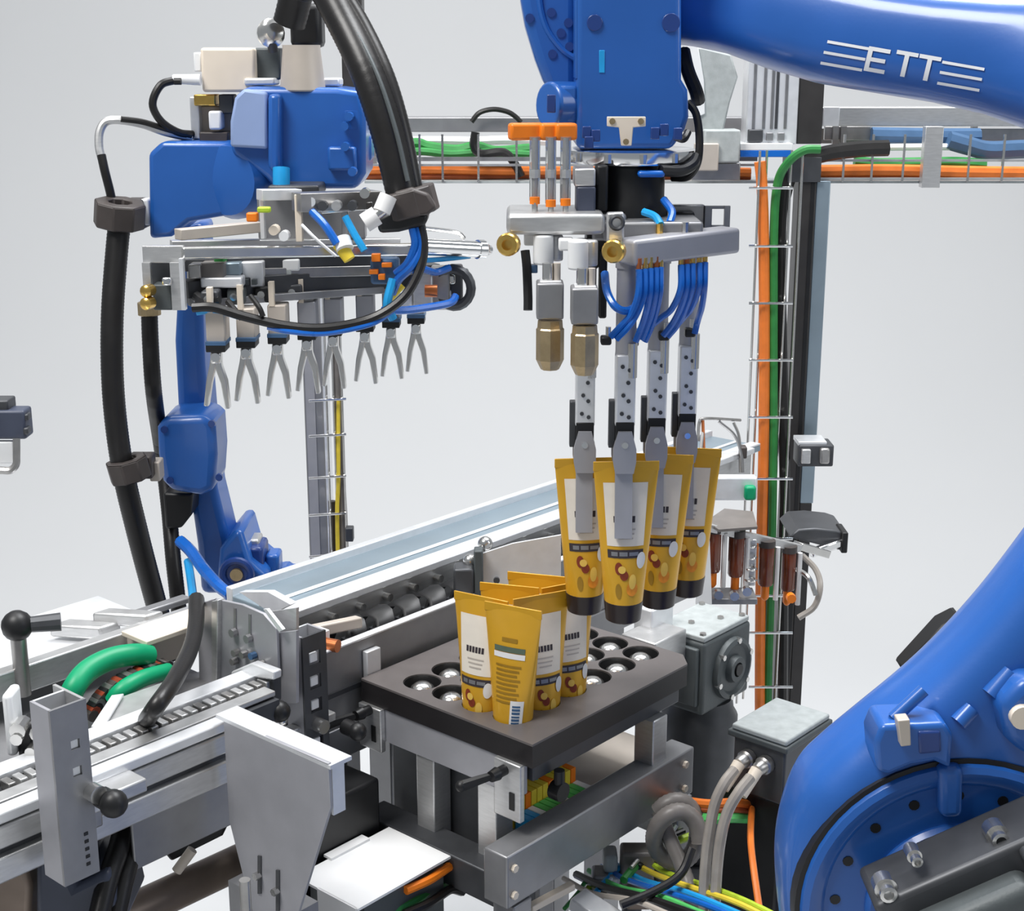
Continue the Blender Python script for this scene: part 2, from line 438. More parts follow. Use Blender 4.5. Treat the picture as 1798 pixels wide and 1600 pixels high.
def make_tube(label, group, at, rz, back=False):
    t = thing('cosmetic_tube', label, 'tube', group, at=at); t.rotation_euler = (0, 0, rz)
    rings = []
    for k in range(15):
        q = k / 14; w, d = tube_dims(q); z = TC + (TH - 0.004 - TC) * q
        rings.append([Vector((w * math.cos(2 * math.pi * i / 32), d * math.sin(2 * math.pi * i / 32), z)) for i in range(32)])
    MB().loft(rings).out('body', 'gold', t, ang=60)
    sm = MB(); sm.box((0, 0, TH - 0.005), TW * 2, 0.0022, 0.010)
    sm.out('crimp_seam', 'gold', t, bev=0.0004)
    c = MB(); c.lathe((0, 0, 0), (0, 0, 1), [(0, 0.0166), (0.0015, 0.0188), (0.020, TR + 0.0002), (0.0225, TR + 0.0004), (0.0232, TR - 0.001)], 28)
    c.out('cap', 'cap', t)
    # front print
    patch('label_panel', 'label', t, -.74, .70, .43, .88)
    patch('name_band', 'ink', t, -.74, .70, .345, .405, off=.0006)
    for a_, b_, c_, d_ in ((-.6, -.35, .36, .39), (-.28, .05, .36, .39), (.12, .5, .362, .388)):
        patch('band_lettering', 'alu_dark', t, a_, b_, c_, d_, off=.0008, ns=3, nt=2)
    for k in range(6):
        patch('label_lettering', 'ink', t, -.46 + k * .135, -.36 + k * .135, .60, .645, off=.0008, ns=2, nt=2)
    for k in range(3):
        patch('label_small_print', 'beige', t, -.40 + .05 * k, .34 - .04 * k, .545 - k * .032, .556 - k * .032, off=.0008, ns=4, nt=1)
    patch('badge', 'badge', t, .44, .82, .265, .385, off=.0011, shape='oval')
    patch('picture', 'red_print', t, -.48, -.16, .225, .315, off=.0006, shape='oval')
    patch('picture', 'red_print', t, -.28, .10, .185, .255, off=.0007, shape='oval')
    patch('picture', 'gold_pale', t, -.35, -.02, .235, .29, off=.0009, shape='oval')
    patch('picture', 'orange_print', t, .02, .56, .07, .17, off=.0006, shape='oval')
    patch('picture', 'gold_pale', t, .12, .46, .12, .23, off=.0007, shape='oval')
    patch('picture', 'gold_dark', t, -.50, -.22, .05, .16, off=.0006, shape='oval')
    # back print
    patch('back_band', 'greygreen', t, -.62, .60, .685, .725, side=1, off=.0006)
    patch('back_strip', 'badge', t, -.64, .62, .64, .68, side=1, off=.0006)
    patch('back_title', 'gold_dark', t, -.32, .28, .76, .79, side=1, off=.0006, ns=4, nt=2)
    for k in range(9):
        patch('back_text_line', 'gold_dark', t, -.55 + .02 * (k % 2), .52 - .07 * (k % 3), .575 - k * .034, .590 - k * .034, side=1, off=.0006, ns=5, nt=1)
    patch('barcode_panel', 'badge', t, .20, .76, .10, .33, side=1, off=.0007)
    for k in range(7):
        patch('barcode_bar', 'pipeblue', t, .30, .64, .125 + k * .026, .139 + k * .026 + (.004 if k % 3 else 0), side=1, off=.0010, ns=3, nt=1)
    return t
gT = 'golden tubes standing in the tray'
zt = 0.9535
def cell(i, j): return L(HU0 + du * (i + .5), HV0 + dv * (j + .5), zt)
t0 = make_tube('golden tube in the tray turned to show its barcode and back text', gT, cell(0, 0), math.radians(180 - 27))
for (i, j), a_, lab in (((0, 1), -30, 'golden tube with cream label in the tray, behind the barcode tube beside empty sockets'),
                        ((1, 0), 26, 'golden tube with cream label in the tray, between the barcode tube and its row neighbour'),
                        ((2, 0), 28, 'golden tube with cream label at the end of the front row, beside the empty sockets'),
                        ((1, 1), -16, 'golden tube in the second row of the tray, mostly hidden behind the barcode tube'),
                        ((2, 1), -16, 'golden tube at the back of the tray cluster, only its crimped top edge showing')):
    dup(t0, cell(i, j), math.radians(a_), lab, gT)

# tubes hanging from the gripper: (pixel x, pixel y of the cap base, depth, turn, label)
gH = 'golden tubes held by the gripper'
HELD = [(1094, 1087, 1.585, 3, 'golden tube with brown cap gripped foremost of the hanging four'),
        (1026, 1072, 1.64, 6, 'golden tube with brown cap gripped below the brass mufflers'),
        (1155, 1062, 1.66, -8, 'golden tube with brown cap gripped between the foremost and the hindmost hanging tube'),
        (1205, 1042, 1.72, -10, 'golden tube with brown cap gripped hindmost of the hanging four, near the amber bowls')]
HP = []
for x, y, D, a_, lab in HELD:
    p = pd(x, y, D); HP.append(p)
    dup(t0, p, math.radians(a_), lab, gH)

# ------------------------------------------------------------------ tray stand
st = thing('tray_stand', 'grey aluminium profile stand carrying the black tray', 'stand')
def ub(name, mt, par, u0, u1, v0, v1, z0, z1, bev=0.0015): return MB().ubox(u0, u1, v0, v1, z0, z1).out(name, mt, par, bev=bev)
ub('front_rail', 'sheet', st, 0.002, 0.016, 0.02, 0.246, 0.930, 0.9715)
ub('side_rail', 'darksteel', st, 0.018, 0.29, 0.014, 0.036, 0.945, 0.9715)
ub('back_rail', 'alu_dark', st, 0.262, 0.29, 0.038, 0.25, 0.915, 0.948)
ub('top_plate', 'darksteel', st, 0.05, 0.26, 0.038, 0.25, 0.942, 0.948)
for (u, v) in ((0.004, 0.150), (0.004, 0.055), (0.225, 0.004), (0.225, 0.20)):
    ub('leg', 'alu', st, u, u + 0.028, v, v + 0.028, 0.80, 0.945)
ub('lower_rail', 'alu_dark', st, -0.045, 0.30, -0.004, 0.030, 0.826, 0.888, .002)
ub('inner_panel', 'darksteel', st, 0.036, 0.042, 0.10, 0.25, 0.80, 0.94)
ub('inner_panel', 'castgrey', st, 0.042, 0.26, 0.235, 0.25, 0.80, 0.935)
ub('lower_rail', 'darksteel', st, -0.02, 0.02, 0.026, 0.25, 0.800, 0.840, .002)
ub('lower_rail', 'alu_dark', st, 0.26, 0.30, 0.026, 0.25, 0.800, 0.840, .002)
for u_ in (-.035, .28):
    for z_ in (.840, .872): MB().cyl(L(u_, -.004, z_), L(u_, -.008, z_), .0045, n=6).out('bolt', 'cream', st)
ub('inner_plate', 'beige', st, 0.16, 0.34, 0.05, 0.20, 0.846, 0.850, 0)
for u, v in ((-0.03, 0.0), (0.275, 0.0), (0.275, 0.22), (-0.01, 0.22)):
    ub('upright', 'alu_dark', st, u, u + 0.03, v, v + 0.03, 0.02, 0.82)
for u, v in ((-0.03, 0.0), (0.275, 0.0), (0.275, 0.22), (-0.01, 0.22)):
    MB().lathe(L(u + .015, v + .015, 0), (0, 0, 1), [(0, 0.03), (0.006, 0.03), (0.012, 0.012), (0.022, 0.010)]).out('levelling_foot', 'black', st)
ub('end_plate', 'alu', st, -0.006, 0.002, 0.012, 0.050, 0.905, 0.972)
ub('end_plate', 'alu', st, -0.006, 0.002, 0.225, 0.262, 0.918, 0.972)
ub('plate_slot', 'black', st, -0.007, -0.0055, 0.020, 0.027, 0.918, 0.938, 0)
ub('plate_slot', 'black', st, -0.007, -0.0055, 0.233, 0.240, 0.930, 0.950, 0)
def clamp_lever(par, p, d1, ln=0.030):     # stub, boss and tapered black handle
    a = MB(); a.cyl(p, p + d1 * 0.012, 0.006); a.cyl(p + d1 * .012, p + d1 * .022, 0.0075, 0.006)
    side = (V * 0.6 - U * 0.55 - Zv * 0.25).normalized()
    a.tube([p + d1 * .016, p + d1 * .02 + side * ln * .5, p + d1 * .026 + side * ln], lambda q: 0.0042 + 0.002 * q, 8)
    a.ball(p + d1 * .026 + side * ln, 0.0064)
    return a.out('clamp_lever', 'black', par)
clamp_lever(st, L(-0.006, 0.034, 0.962), -U)
clamp_lever(st, L(-0.006, 0.243, 0.968), -U)
m = MB(); m.cyl(L(0.05, -.002, 0.925), L(0.05, 0.012, 0.925), 0.011); m.cyl(L(0.05, 0.004, 0.925), L(0.05, .004, .95), .006); m.out('clamp_lever', 'black', st)

# coloured terminal strip lying inside the stand
tb = thing('terminal_strip', 'row of yellow and green wiring terminals inside the tray stand', 'terminal strip')
m = MB(); q0 = pv(900, 1478, 0.06); q1 = pv(1022, 1412, 0.06); u0, _, z0 = loc(q0); u1, _, z1 = loc(q1); zt0 = (z0 + z1) / 2 + .016; u0, u1 = .046, .158
m.ubox(u0 - .002, u1 + .001, 0.038, 0.096, zt0 - 0.012, zt0 - 0.004); m.out('mounting_rail', 'alu', tb)
nT = 11
for k in range(nT):
    ua = u0 + (u1 - u0) * k / nT; ub_ = u0 + (u1 - u0) * (k + .9) / nT
    MB().ubox(ua, ub_, 0.066, 0.092, zt0 - 0.004, zt0 + 0.030).out('terminal', ['yellow', 'yellow', 'orange', 'yellow'][k % 4], tb, bev=.0006)
    MB().ubox(ua, ub_, 0.042, 0.064, zt0 - 0.004, zt0 + 0.014).out('terminal', ['green_bright', 'green_bright', 'white', 'green_bright'][k % 4] if k > 1 else 'cyan', tb, bev=.0006)
for k in range(5):
    ua = u0 + (u1 - u0) * (k + .5) / 5
    MB().tube([L(ua, .08, zt0 + .03), L(ua + .004, .092, zt0 + .040), L(ua + .01, .12, zt0 + .025), L(ua + .015, .16, zt0 - .008)], .0018, 6).out('wire', ['white', 'orange', 'cyan', 'green_bright', 'yellow'][k], tb)
ub('carrier_plate', 'darksteel', tb, u0 - .002, u1 - .002, 0.036, 0.098, zt0 - 0.02, zt0 - 0.012)
ub('carrier_post', 'darksteel', tb, u0, u0 + .02, 0.05, 0.09, 0.0, zt0 - 0.02)

# ------------------------------------------------------------------ main conveyor behind the tray
cv = thing('belt_conveyor', 'aluminium conveyor with black carriers running behind the tray', 'conveyor')
ub('side_plate', 'alu_dark', cv, -0.085, .70, 0.272, 0.279, 0.945, 1.042)
ub('edge_strip', 'alu_light', cv, -0.085, .70, 0.270, 0.281, 1.042, 1.0455)
ub('side_groove', 'darksteel', cv, -0.085, .70, 0.2702, 0.2722, 0.985, 0.991, 0)
ub('lower_beam', 'alu_dark', cv, -0.12, .70, 0.268, 0.285, 0.905, 0.945)
ub('bed', 'darksteel', cv, -0.085, .70, 0.279, 0.355, 1.000, 1.008)
ub('upper_rail', 'alu', cv, -0.115, .98, 0.352, 0.372, 1.008, 1.058)
ub('rail_lip', 'alu_light', cv, -0.115, .98, 0.346, 0.372, 1.058, 1.068)
ub('belt_deck', 'postblue', cv, -0.02, 1.04, 0.372, 0.470, 1.046, 1.056)
ub('belt_strip', 'alu_light', cv, -0.02, 1.04, 0.372, 0.392, 1.056, 1.060)
ub('belt_strip', 'alu_light', cv, -0.02, 1.04, 0.412, 0.420, 1.056, 1.058)
ub('far_rail', 'alu_light', cv, -0.02, 1.04, 0.470, 0.482, 1.03, 1.066)
ub('frame_beam', 'alu_dark', cv, -0.10, .80, 0.30, 0.45, 0.93, 0.985)
for u in (0.10, 0.55):
    for v in (0.32, 0.42): ub('leg', 'alu_dark', cv, u, u + .04, v, v + .04, 0.02, 0.93)
    for v in (0.32, 0.42): MB().lathe(L(u + .02, v + .02, 0), (0, 0, 1), [(0, .035), (.006, .035), (.012, .014), (.022, .012)]).out('levelling_foot', 'black', cv)
# black tube carriers
for k in range(11):
    u = 0.005 + k * 0.046
    a = MB(); rr = 0.026; prof = []
    for i in range(9):
        t = math.radians(-20 + 220 * i / 8); prof.append((rr * math.cos(t), rr * math.sin(t)))
    inner = [(x * .82, y * .82) for x, y in reversed(prof)]
    pts = [L(u + 0.018 * (y / rr), 0.314 + x, 1.024 + (y * .95)) for x, y in prof + inner]
    a.prism(pts, U * 0.024 + Zv * 0.004)
    a.out('carrier', 'black', cv, ang=50)
    MB().cyl(L(u + 0.03, 0.342, 1.044), L(u + 0.03, 0.352, 1.044), 0.005).out('guide_roller', 'steel', cv)
    ub('carrier_base', 'darksteel', cv, u - .005, u + .030, 0.290, 0.346, 1.008, 1.014, 0)
# orange tipped sensor at the conveyor head
m = MB(); c = pv(567, 1130, 0.285); m.cyl(c, c + (U * .3 - V).normalized() * 0.02, 0.0075); m.out('sensor_tip', 'copper', cv)
m = MB(); m.axbox(c + V * .010 + Zv * .003, U * .012, V * .009, Zv * .010); m.out('sensor_body', 'white', cv, bev=.001)
a = MB(); q = pv(590, 1100, 0.30); u_, v_, z_ = loc(q)
a.axbox(q, (U * .9 - V * .3).normalized() * .03, V * .006, Zv * .007); a.out('guide_finger', 'beige', cv, bev=.002)
# clear bracket and dark sensor block standing on the rail
a = pz(825, 1040, 1.045); u_, v_, _ = loc(a)
m = MB(); m.pbox(832, 968, 848, 1050, 1.86, .02); m.out('rail_clamp', 'castgrey', cv, bev=.002)
m = MB(); m.pbox(796, 1000, 832, 1044, 1.86, .03); m.out('rail_clamp', 'darksteel', cv, bev=.003)
m = MB(); m.pprism([(848, 972), (900, 955), (985, 940), (985, 1028), (848, 1050)], 1.87, .004); m.out('guide_plate', 'alu_light', cv)
m = MB(); c = pd(872, 1018, 1.868); m.cyl(c, c + Vector((0, -.004, 0)), .004); m.out('plate_screw', 'darksteel', cv)
m = MB(); c = pd(852, 955, 1.90); m.ball(c, .010); m.cyl(c, c - Zv * .02, .006); m.out('adjusting_knob', 'steel', cv)
m = MB(); c = pd(825, 985, 1.88); m.cyl(c, c - Zv * .03, .008); m.ball(c, .009); m.out('adjusting_knob', 'steel', cv)
# tray side pin and plate behind the tray corner
m = MB(); m.axbox(pv(653, 1165, .267), U * .011, V * .004, Zv * .018); m.out('stop_plate', 'alu_light', cv, bev=.001)

# slotted head cover
hc = thing('head_cover', 'grey slotted sheet metal cover at the conveyor head', 'cover')
def ppoly_u(par, name, mt, pix, u, th, bev=0.0): m = MB(); m.prism([pu(x, y, u) for x, y in pix], U * th); return m.out(name, mt, par, bev=bev)
def ppoly_v(par, name, mt, pix, v, th, bev=0.0): m = MB(); m.prism([pv(x, y, v) for x, y in pix], V * th); return m.out(name, mt, par, bev=bev)
ppoly_u(hc, 'front_panel', 'sheet', [(378, 1052), (425, 1062), (462, 1078), (485, 1105), (488, 1175), (455, 1198), (420, 1195), (378, 1215)], -.13, .004, .0008)
ppoly_u(hc, 'side_panel', 'sheet', [(346, 1062), (374, 1052), (374, 1225), (350, 1218)], -.131, .006, .001)
ppoly_u(hc, 'edge_post', 'alu', [(371, 1056), (382, 1054), (380, 1235), (371, 1235)], -.136, .010, .001)
ppoly_u(hc, 'top_flange', 'alu_light', [(420, 1040), (470, 1040), (510, 1062), (478, 1078)], -.10, .01)
ppoly_u(hc, 'edge_fold', 'alu_light', [(462, 1070), (468, 1070), (496, 1106), (490, 1110)], -.134, .004)
ppoly_u(hc, 'shoulder_panel', 'alu', [(470, 1075), (520, 1068), (520, 1108), (496, 1112)], -.115, .004)
ppoly_u(hc, 'inner_panel', 'sheet', [(485, 1112), (520, 1108), (520, 1235), (488, 1235)], -.124, .004)
for x in (412, 438):
    ppoly_u(hc, 'slot', 'alu_dark', [(x - 2, 1068 + (x - 412) * .4), (x + 2, 1069 + (x - 412) * .4), (x + 2, 1106 + (x - 412) * .4), (x - 2, 1105 + (x - 412) * .4)], -.1312, .002)
    c = pu(x + 1, 1110 + (x - 412) * .4, -.131); m = MB(); m.cyl(c, c - U * .006, .005, n=8); m.out('bolt', 'alu_dark', hc)
for x, y in ((418, 1145), (432, 1148), (448, 1150), (415, 1160), (462, 1165)):
    c = pu(x, y, -.131); m = MB(); m.cyl(c, c - U * .007, .0042, n=8); m.out('bolt', 'steel_mid' if x != 448 else 'pipeblue', hc)
m = MB(); m.prism([pu(*p, -.155) for p in [(405, 1180), (440, 1165), (480, 1180), (480, 1195), (440, 1190), (405, 1198)]], U * .012); m.out('chain_guard', 'alu_light', hc, bev=.002)
m = MB(); m.prism([pu(*p, -.150) for p in [(388, 1195), (480, 1190), (480, 1235), (388, 1240)]], U * .012); m.out('drive_block', 'darksteel', hc, bev=.002)
m = MB(); m.prism([pu(*p, -.156) for p in [(409, 1185), (418, 1185), (418, 1238), (409, 1238)]], U * .006); m.out('strut', 'alu_light', hc)
ub('cover_foot', 'alu_dark', hc, -.135, -.121, .29, .40, .93, 1.0)

# perforated posts
def perf_post(label, u0, u1, v0, v1, z0, z1, holes, mface, mside):
    p = thing('perforated_post', label, 'post'); w = u1 - u0
    hw = w * .24; uc = (u0 + u1) / 2
    m = MB(); m.ubox(u0, uc - hw, v0, v0 + .003, z0, z1); m.ubox(uc + hw, u1, v0, v0 + .003, z0, z1)
    edges = [z0] + [e for h in sorted(holes) for e in (h - hw, h + hw)] + [z1]
    for a_, b_ in zip(edges[::2], edges[1::2]): m.ubox(uc - hw, uc + hw, v0, v0 + .003, a_, b_)
    m.out('front_face', mface, p)
    m = MB(); m.ubox(u0, u0 + .003, v0 + .003, v1, z0, z1); m.out('side_face', mside, p)
    m = MB(); m.ubox(u1 - .003, u1, v0 + .003, v1, z0, z1); m.out('side_face', mside, p)
    m = MB(); m.ubox(u0 + .003, u1 - .003, v1 - .003, v1, z0, z1); m.out('back_face', 'alu_light', p)  # bright back stands in for light seen through the holes
    return p
pp = perf_post('dark perforated square post beside the slotted head cover', -.112, -.078, .232, .262, .93, 1.092, [.962, 1.008, 1.036, 1.064, 1.082][:4], 'darksteel', 'sheet')
for zz in (.962, 1.008, 1.036, 1.064): MB().ubox(-.1005, -.0895, .234, .240, zz - .0055, zz + .0055).out('hole_light_block', 'white', pp, bev=.001)  # white blocks painted in for light passing through the holes
m = MB(); c = L(-.095, .232, .985); m.cyl(c, c - V * .012, .008); m.out('clamp_bolt', 'steel', pp)
m = MB(); c = L(-.06, .225, .972); m.cyl(c, c - V * .02, .009); m.ball(c - V * .02, .0105); m.out('clamp_knob', 'black', pp)
m = MB(); c = pv(480, 1245, .23); m.cyl(c, c - V * .012, .011); m.ball(c - V * .010, .012); m.out('clamp_knob', 'black', pp)
m = MB(); c = pv(492, 1262, .222); m.ball(c, .009); m.out('clamp_bolt', 'steel', pp)
ub('cross_arm', 'alu', pp, -.20, -.06, .240, .256, .975, .985)
ub('foot_bar', 'alu_dark', pp, -.112, -.078, .232, .267, .905, .93)

# ------------------------------------------------------------------ front conveyor with the green belts
fc = thing('chain_conveyor', 'grooved aluminium side beam conveyor carrying two green curved belts', 'conveyor')
ub('beam_top', 'alu_light', fc, -1.0, -.236, .198, .216, 1.041, 1.052, .002)
ub('beam_web', 'darksteel', fc, -1.0, -.236, .206, .216, .985, 1.041, 0)
ub('beam_face', 'alu', fc, -1.0, -.236, .200, .210, 1.016, 1.038, .002)
ub('beam_foot', 'alu', fc, -1.0, -.236, .198, .212, .984, 1.009, .002)
ub('skirt', 'alu_dark', fc, -.352, -.20, .214, .218, .925, .984)
ub('inner_strip', 'alu', fc, -1.0, -.16, .222, .240, 1.044, 1.050, .001)
ub('inner_strip', 'alu_light', fc, -1.0, -.15, .262, .285, 1.046, 1.054, .001)
ub('strip_gap', 'darksteel', fc, -1.0, -.16, .216, .292, 1.020, 1.042, 0)
for k in range(26):
    u = -.46 + k * .0122
    MB().ubox(u, u + .008, .243, .259, 1.042, 1.0515).out('chain_link', 'alu' if k % 3 else 'steel_mid', fc, bev=.001)
ub('deck_sheet', 'alu_light', fc, -.62, -.10, .470, .640, 1.030, 1.038)
ub('deck_rail', 'alu', fc, -.62, -.06, .455, .472, 1.030, 1.062, .002)
ub('deck_under', 'alu_dark', fc, -.62, -.12, .300, .640, .98, 1.005)
ub('deck_end', 'navy', fc, -.50, -.494, .30, .52, .99, 1.035)
ub('frame_beam', 'alu_dark', fc, -1.0, -.25, .27, .34, .95, .984)
for u in (-.92, -.60):
    for v in (.24, .52):
        ub('leg', 'alu_dark', fc, u, u + .04, v, v + .04, .0, .98)
# green belts
gp = [pz(122, 1240, 1.03), pz(128, 1212, 1.05), pz(152, 1180, 1.062), pz(192, 1158, 1.066), pz(232, 1150, 1.064), pz(262, 1152, 1.055)]
MB().tube(gp, .0125, 14).out('green_belt', 'green', fc)
gp2 = [pz(197, 1232, 1.03), pz(215, 1212, 1.042), pz(250, 1192, 1.046), pz(296, 1178, 1.04)]
MB().tube(gp2, lambda q: .010 - .002 * abs(q - .4), 12).out('green_belt', 'green', fc)
cl = catmull([pz(158, 1255, 1.02), pz(180, 1222, 1.035), pz(215, 1195, 1.045), pz(262, 1175, 1.045), pz(290, 1168, 1.04)], 5)
for k, c in enumerate(cl):
    m = MB(); m.cyl(c - V * .007, c + V * .007, .0065, n=10); m.out('roller', ['brownblack', 'red_print', 'black', 'steel_mid'][k % 4], fc)
m = MB(); m.prism([pz(*p, 1.045) for p in [(175, 1278), (215, 1222), (305, 1190), (300, 1235), (200, 1282)]], -Zv * .018); m.out('belt_guide', 'alu', fc, bev=.002)
m = MB(); m.prism([pz(*p, 1.047) for p in [(160, 1280), (196, 1225), (218, 1222), (182, 1282)]], Zv * .003); m.out('guide_lug', 'alu_light', fc, bev=.001)
m = MB(); c = pz(300, 1120, 1.05); m.axbox(c, U * .045, V * .022, Zv * .018); m.out('bearing_block', 'beige', fc, bev=.002)
m = MB(); c = pz(300, 1100, 1.07); m.axbox(c, U * .050, V * .024, Zv * .003); m.out('bearing_cover', 'cream', fc, bev=.001)
# handle and odd fittings on the deck
m = MB(); c = pz(275, 1068, 1.055); m.axbox(c, U * .045, V * .008, Zv * .004); m.out('deck_tab', 'alu_dark', fc, bev=.002)
m = MB(); c = pz(225, 1085, 1.06); m.axbox(c, (U * .5 - V * .8).normalized() * .034, U * .012, Zv * .008); m.out('deck_tab', 'alu', fc, bev=.003)
m = MB(); c = pz(150, 1105, 1.05); m.axbox(c, (U * .5 - V * .8).normalized() * .032, U * .014, Zv * .008); m.out('deck_tab', 'alu', fc, bev=.003)
m = MB(); b = pz(40, 1205, 1.04); m.cyl(b - Zv * .01, b + Zv * .065, .0085); m.out('knob_stem', 'steel_mid', fc)
m = MB(); t_ = b + Zv * .07; m.ball(t_, .017); m.out('knob', 'black', fc)
m = MB(); m.tube([t_, t_ + (U * .75 - V * .5).normalized() * .045], lambda q: .008 + .002 * q, 10, 0); m.out('knob_lever', 'darksteel', fc)
# fittings at the near end
m = MB(); m.pbox(6, 1222, 24, 1330, 1.42, .03); m.out('end_housing', 'white', fc, bev=.004)
m = MB(); m.pbox(28, 1272, 64, 1350, 1.43, .03); m.out('end_motor', 'black', fc, bev=.006)
for x, y, r_ in ((30, 1285, .008), (66, 1290, .008), (52, 1322, .005), (28, 1300, .006)):
    c = pd(x, y, 1.415); m = MB(); m.cyl(c, c + Vector((0, .02, 0)), r_, n=10); m.out('end_fitting', 'steel', fc)
m = MB(); m.pprism([(-10, 1420), (60, 1402), (84, 1420), (84, 1505), (14, 1510), (-10, 1500)], 1.40, .03); m.out('end_box', 'sheet', fc, bev=.003)
m = MB(); m.pprism([(70, 1408), (86, 1404), (90, 1512), (78, 1510)], 1.39, .02); m.out('end_edge', 'alu_light', fc, bev=.002)
m = MB(); m.pprism([(-20, 1500), (40, 1505), (55, 1560), (50, 1640), (-20, 1640)], 1.42, .05); m.out('end_foot', 'brownsteel', fc, bev=.006)

p1 = thing('perforated_post', 'bright perforated channel post clamped to the grooved side beam', 'post')
u0, u1, v0 = -.466, -.430, .150
def perf_front(par, u0, u1, v0, z0, z1, holes, hw, mt):
    uc = (u0 + u1) / 2 + .004; m = MB()
    m.ubox(u0, uc - hw, v0, v0 + .003, z0, z1); m.ubox(uc + hw, u1, v0, v0 + .003, z0, z1)
    e = [z0] + [k for h in sorted(holes) for k in (h - hw, h + hw)] + [z1]
    for a_, b_ in zip(e[::2], e[1::2]): m.ubox(uc - hw, uc + hw, v0, v0 + .003, a_, b_)
    return m.out('channel_face', mt, par)
perf_front(p1, u0, u1, v0, .985, 1.155, [1.116, 1.090], .0045, 'alu_dark')
for zz in (1.116, 1.090): MB().ubox(-.4485, -.4395, .152, .158, zz - .0045, zz + .0045).out('hole_light_block', 'white', p1, bev=.001)  # white blocks in the holes, standing in for light behind them
ub('channel_side', 'sheet', p1, u0, u0 + .003, v0 + .003, .182, .985, 1.155, 0)
ub('channel_side', 'alu', p1, u1 - .003, u1, v0 + .003, .198, .985, 1.155, 0)
ub('channel_back', 'alu_light', p1, u0 + .003, u1 - .003, .179, .182, .985, 1.155, 0)
for k in range(5):
    ub('small_hole', 'black', p1, -.443, -.439, .1494, .1502, .996 + k * .0075, .999 + k * .0075, 0)
m = MB(); c = L(-.432, .150, 1.066); m.cyl(c, c - V * .012, .0085); m.out('clamp_bolt', 'steel', p1)
m = MB(); c = L(-.422, .150, 1.056); m.cyl(c, c - V * .020, .010); m.ball(c - V * .018, .013); m.out('clamp_knob', 'black', p1)
ub('clamp_arm', 'alu', p1, -.43, -.36, .170, .198, 1.030, 1.044, .002)
ub('clamp_arm', 'steel_mid', p1, -.43, -.40, .186, .198, 1.005, 1.03, .002)

# bent aluminium side plate in front of the beam
bp = thing('bent_plate', 'large bent aluminium plate with folded bright top edge and slotted foot', 'plate')
ppoly_u(bp, 'plate_face', 'sheet', [(392, 1262), (576, 1341), (580, 1418), (570, 1450), (552, 1510), (512, 1640), (455, 1640), (432, 1560), (402, 1440)], -.255, .004, .0006)
m = MB(); a0, a1 = loc(pu(392, 1262, -.255)), loc(pu(576, 1341, -.255))
m.ubox(-.255, -.228, a1[1] - .003, a0[1] + .012, a0[2] - .003, a0[2] + .001); m.out('top_fold', 'alu_light', bp)
m = MB(); m.ubox(-.251, -.236, a1[1] - .001, a1[1] + .002, a1[2] - .055, a1[2] - .003); m.out('side_fold', 'alu_light', bp)
for x, y0, y1 in ((455, 1503, 1570), (487, 1528, 1600)):
    ppoly_u(bp, 'slot', 'darksteel', [(x - 3, y0), (x + 3, y0 + 1), (x + 3, y1), (x - 3, y1)], -.2562, .002)
    c = pu(x, (y0 + y1) / 2, -.256); m = MB(); m.cyl(c, c - U * .006, .004, n=6); m.out('slot_bolt', 'steel', bp)
m = MB(); m.pcyl(432, 1545, 1640, 20, 1.36); m.out('foot_pin', 'steel_mid', bp)
m = MB(); q = pu(470, 1600, -.24); u_, v_, z_ = loc(q); m.ubox(-.250, -.215, v_ - .05, v_ + .05, z_ - .12, z_ + .02); m.out('foot_block', 'alu_dark', bp)
m = MB(); m.ubox(-.245, -.215, v_ - .02, v_ + .02, .0, z_ - .12); m.out('foot_post', 'alu_dark', bp)

# black motor housing under the conveyor, white sheet over a box
bx = thing('drive_housing', 'black drive housing under the conveyor beside the bent plate', 'housing')
m = MB(); m.ubox(-.165, -.028, .205, .262, .76, .903); m.out('housing_body', 'black', bx, bev=.004)
m = MB(); m.ubox(-.17, -.024, .262, .267, .74, .903); m.out('housing_back', 'darksteel', bx, bev=.003)
m = MB(); m.tube([L(-.10, .200, .80), L(-.07, .195, .815), L(-.045, .20, .83)], .006, 8); m.out('cable_stub', 'navy', bx)
m = MB(); m.ubox(-.15, -.03, .22, .27, .0, .76); m.out('housing_leg', 'darksteel', bx)
ws = thing('white_cover', 'white folded sheet cover over a grey box below the tray', 'cover')
zz = .842
m = MB(); m.ubox(-.165, -.024, .098, .196, zz - .003, zz); m.out('sheet_top', 'paper', ws)
m = MB(); m.ubox(-.150, -.030, .104, .19, zz - .11, zz - .004); m.out('box_body', 'castgrey', ws)
m = MB(); m.ubox(-.118, -.060, .190, .203, zz, zz + .003); m.out('sheet_flap', 'paper', ws)
m = MB(); m.ubox(-.166, -.163, .10, .16, zz - .05, zz); m.out('sheet_flap', 'paper', ws)
m = MB(); m.ubox(-.12, -.06, .12, .18, 0, zz - .11); m.out('box_post', 'alu_dark', ws)

def bar(m, p0, p1, w, h):                # straight bar of section w (level) x h (upright)
    d = (p1 - p0); a = d.normalized(); sx = a.cross(Zv).normalized(); sy = sx.cross(a).normalized()
    return m.axbox((p0 + p1) / 2, d / 2, sx * w / 2, sy * h / 2)
def bolt(par, c, d, r=.004, h=.004, mt='steel_mid', n=6):
    return MB().cyl(c, c + d.normalized() * h, r, n=n).out('bolt', mt, par)

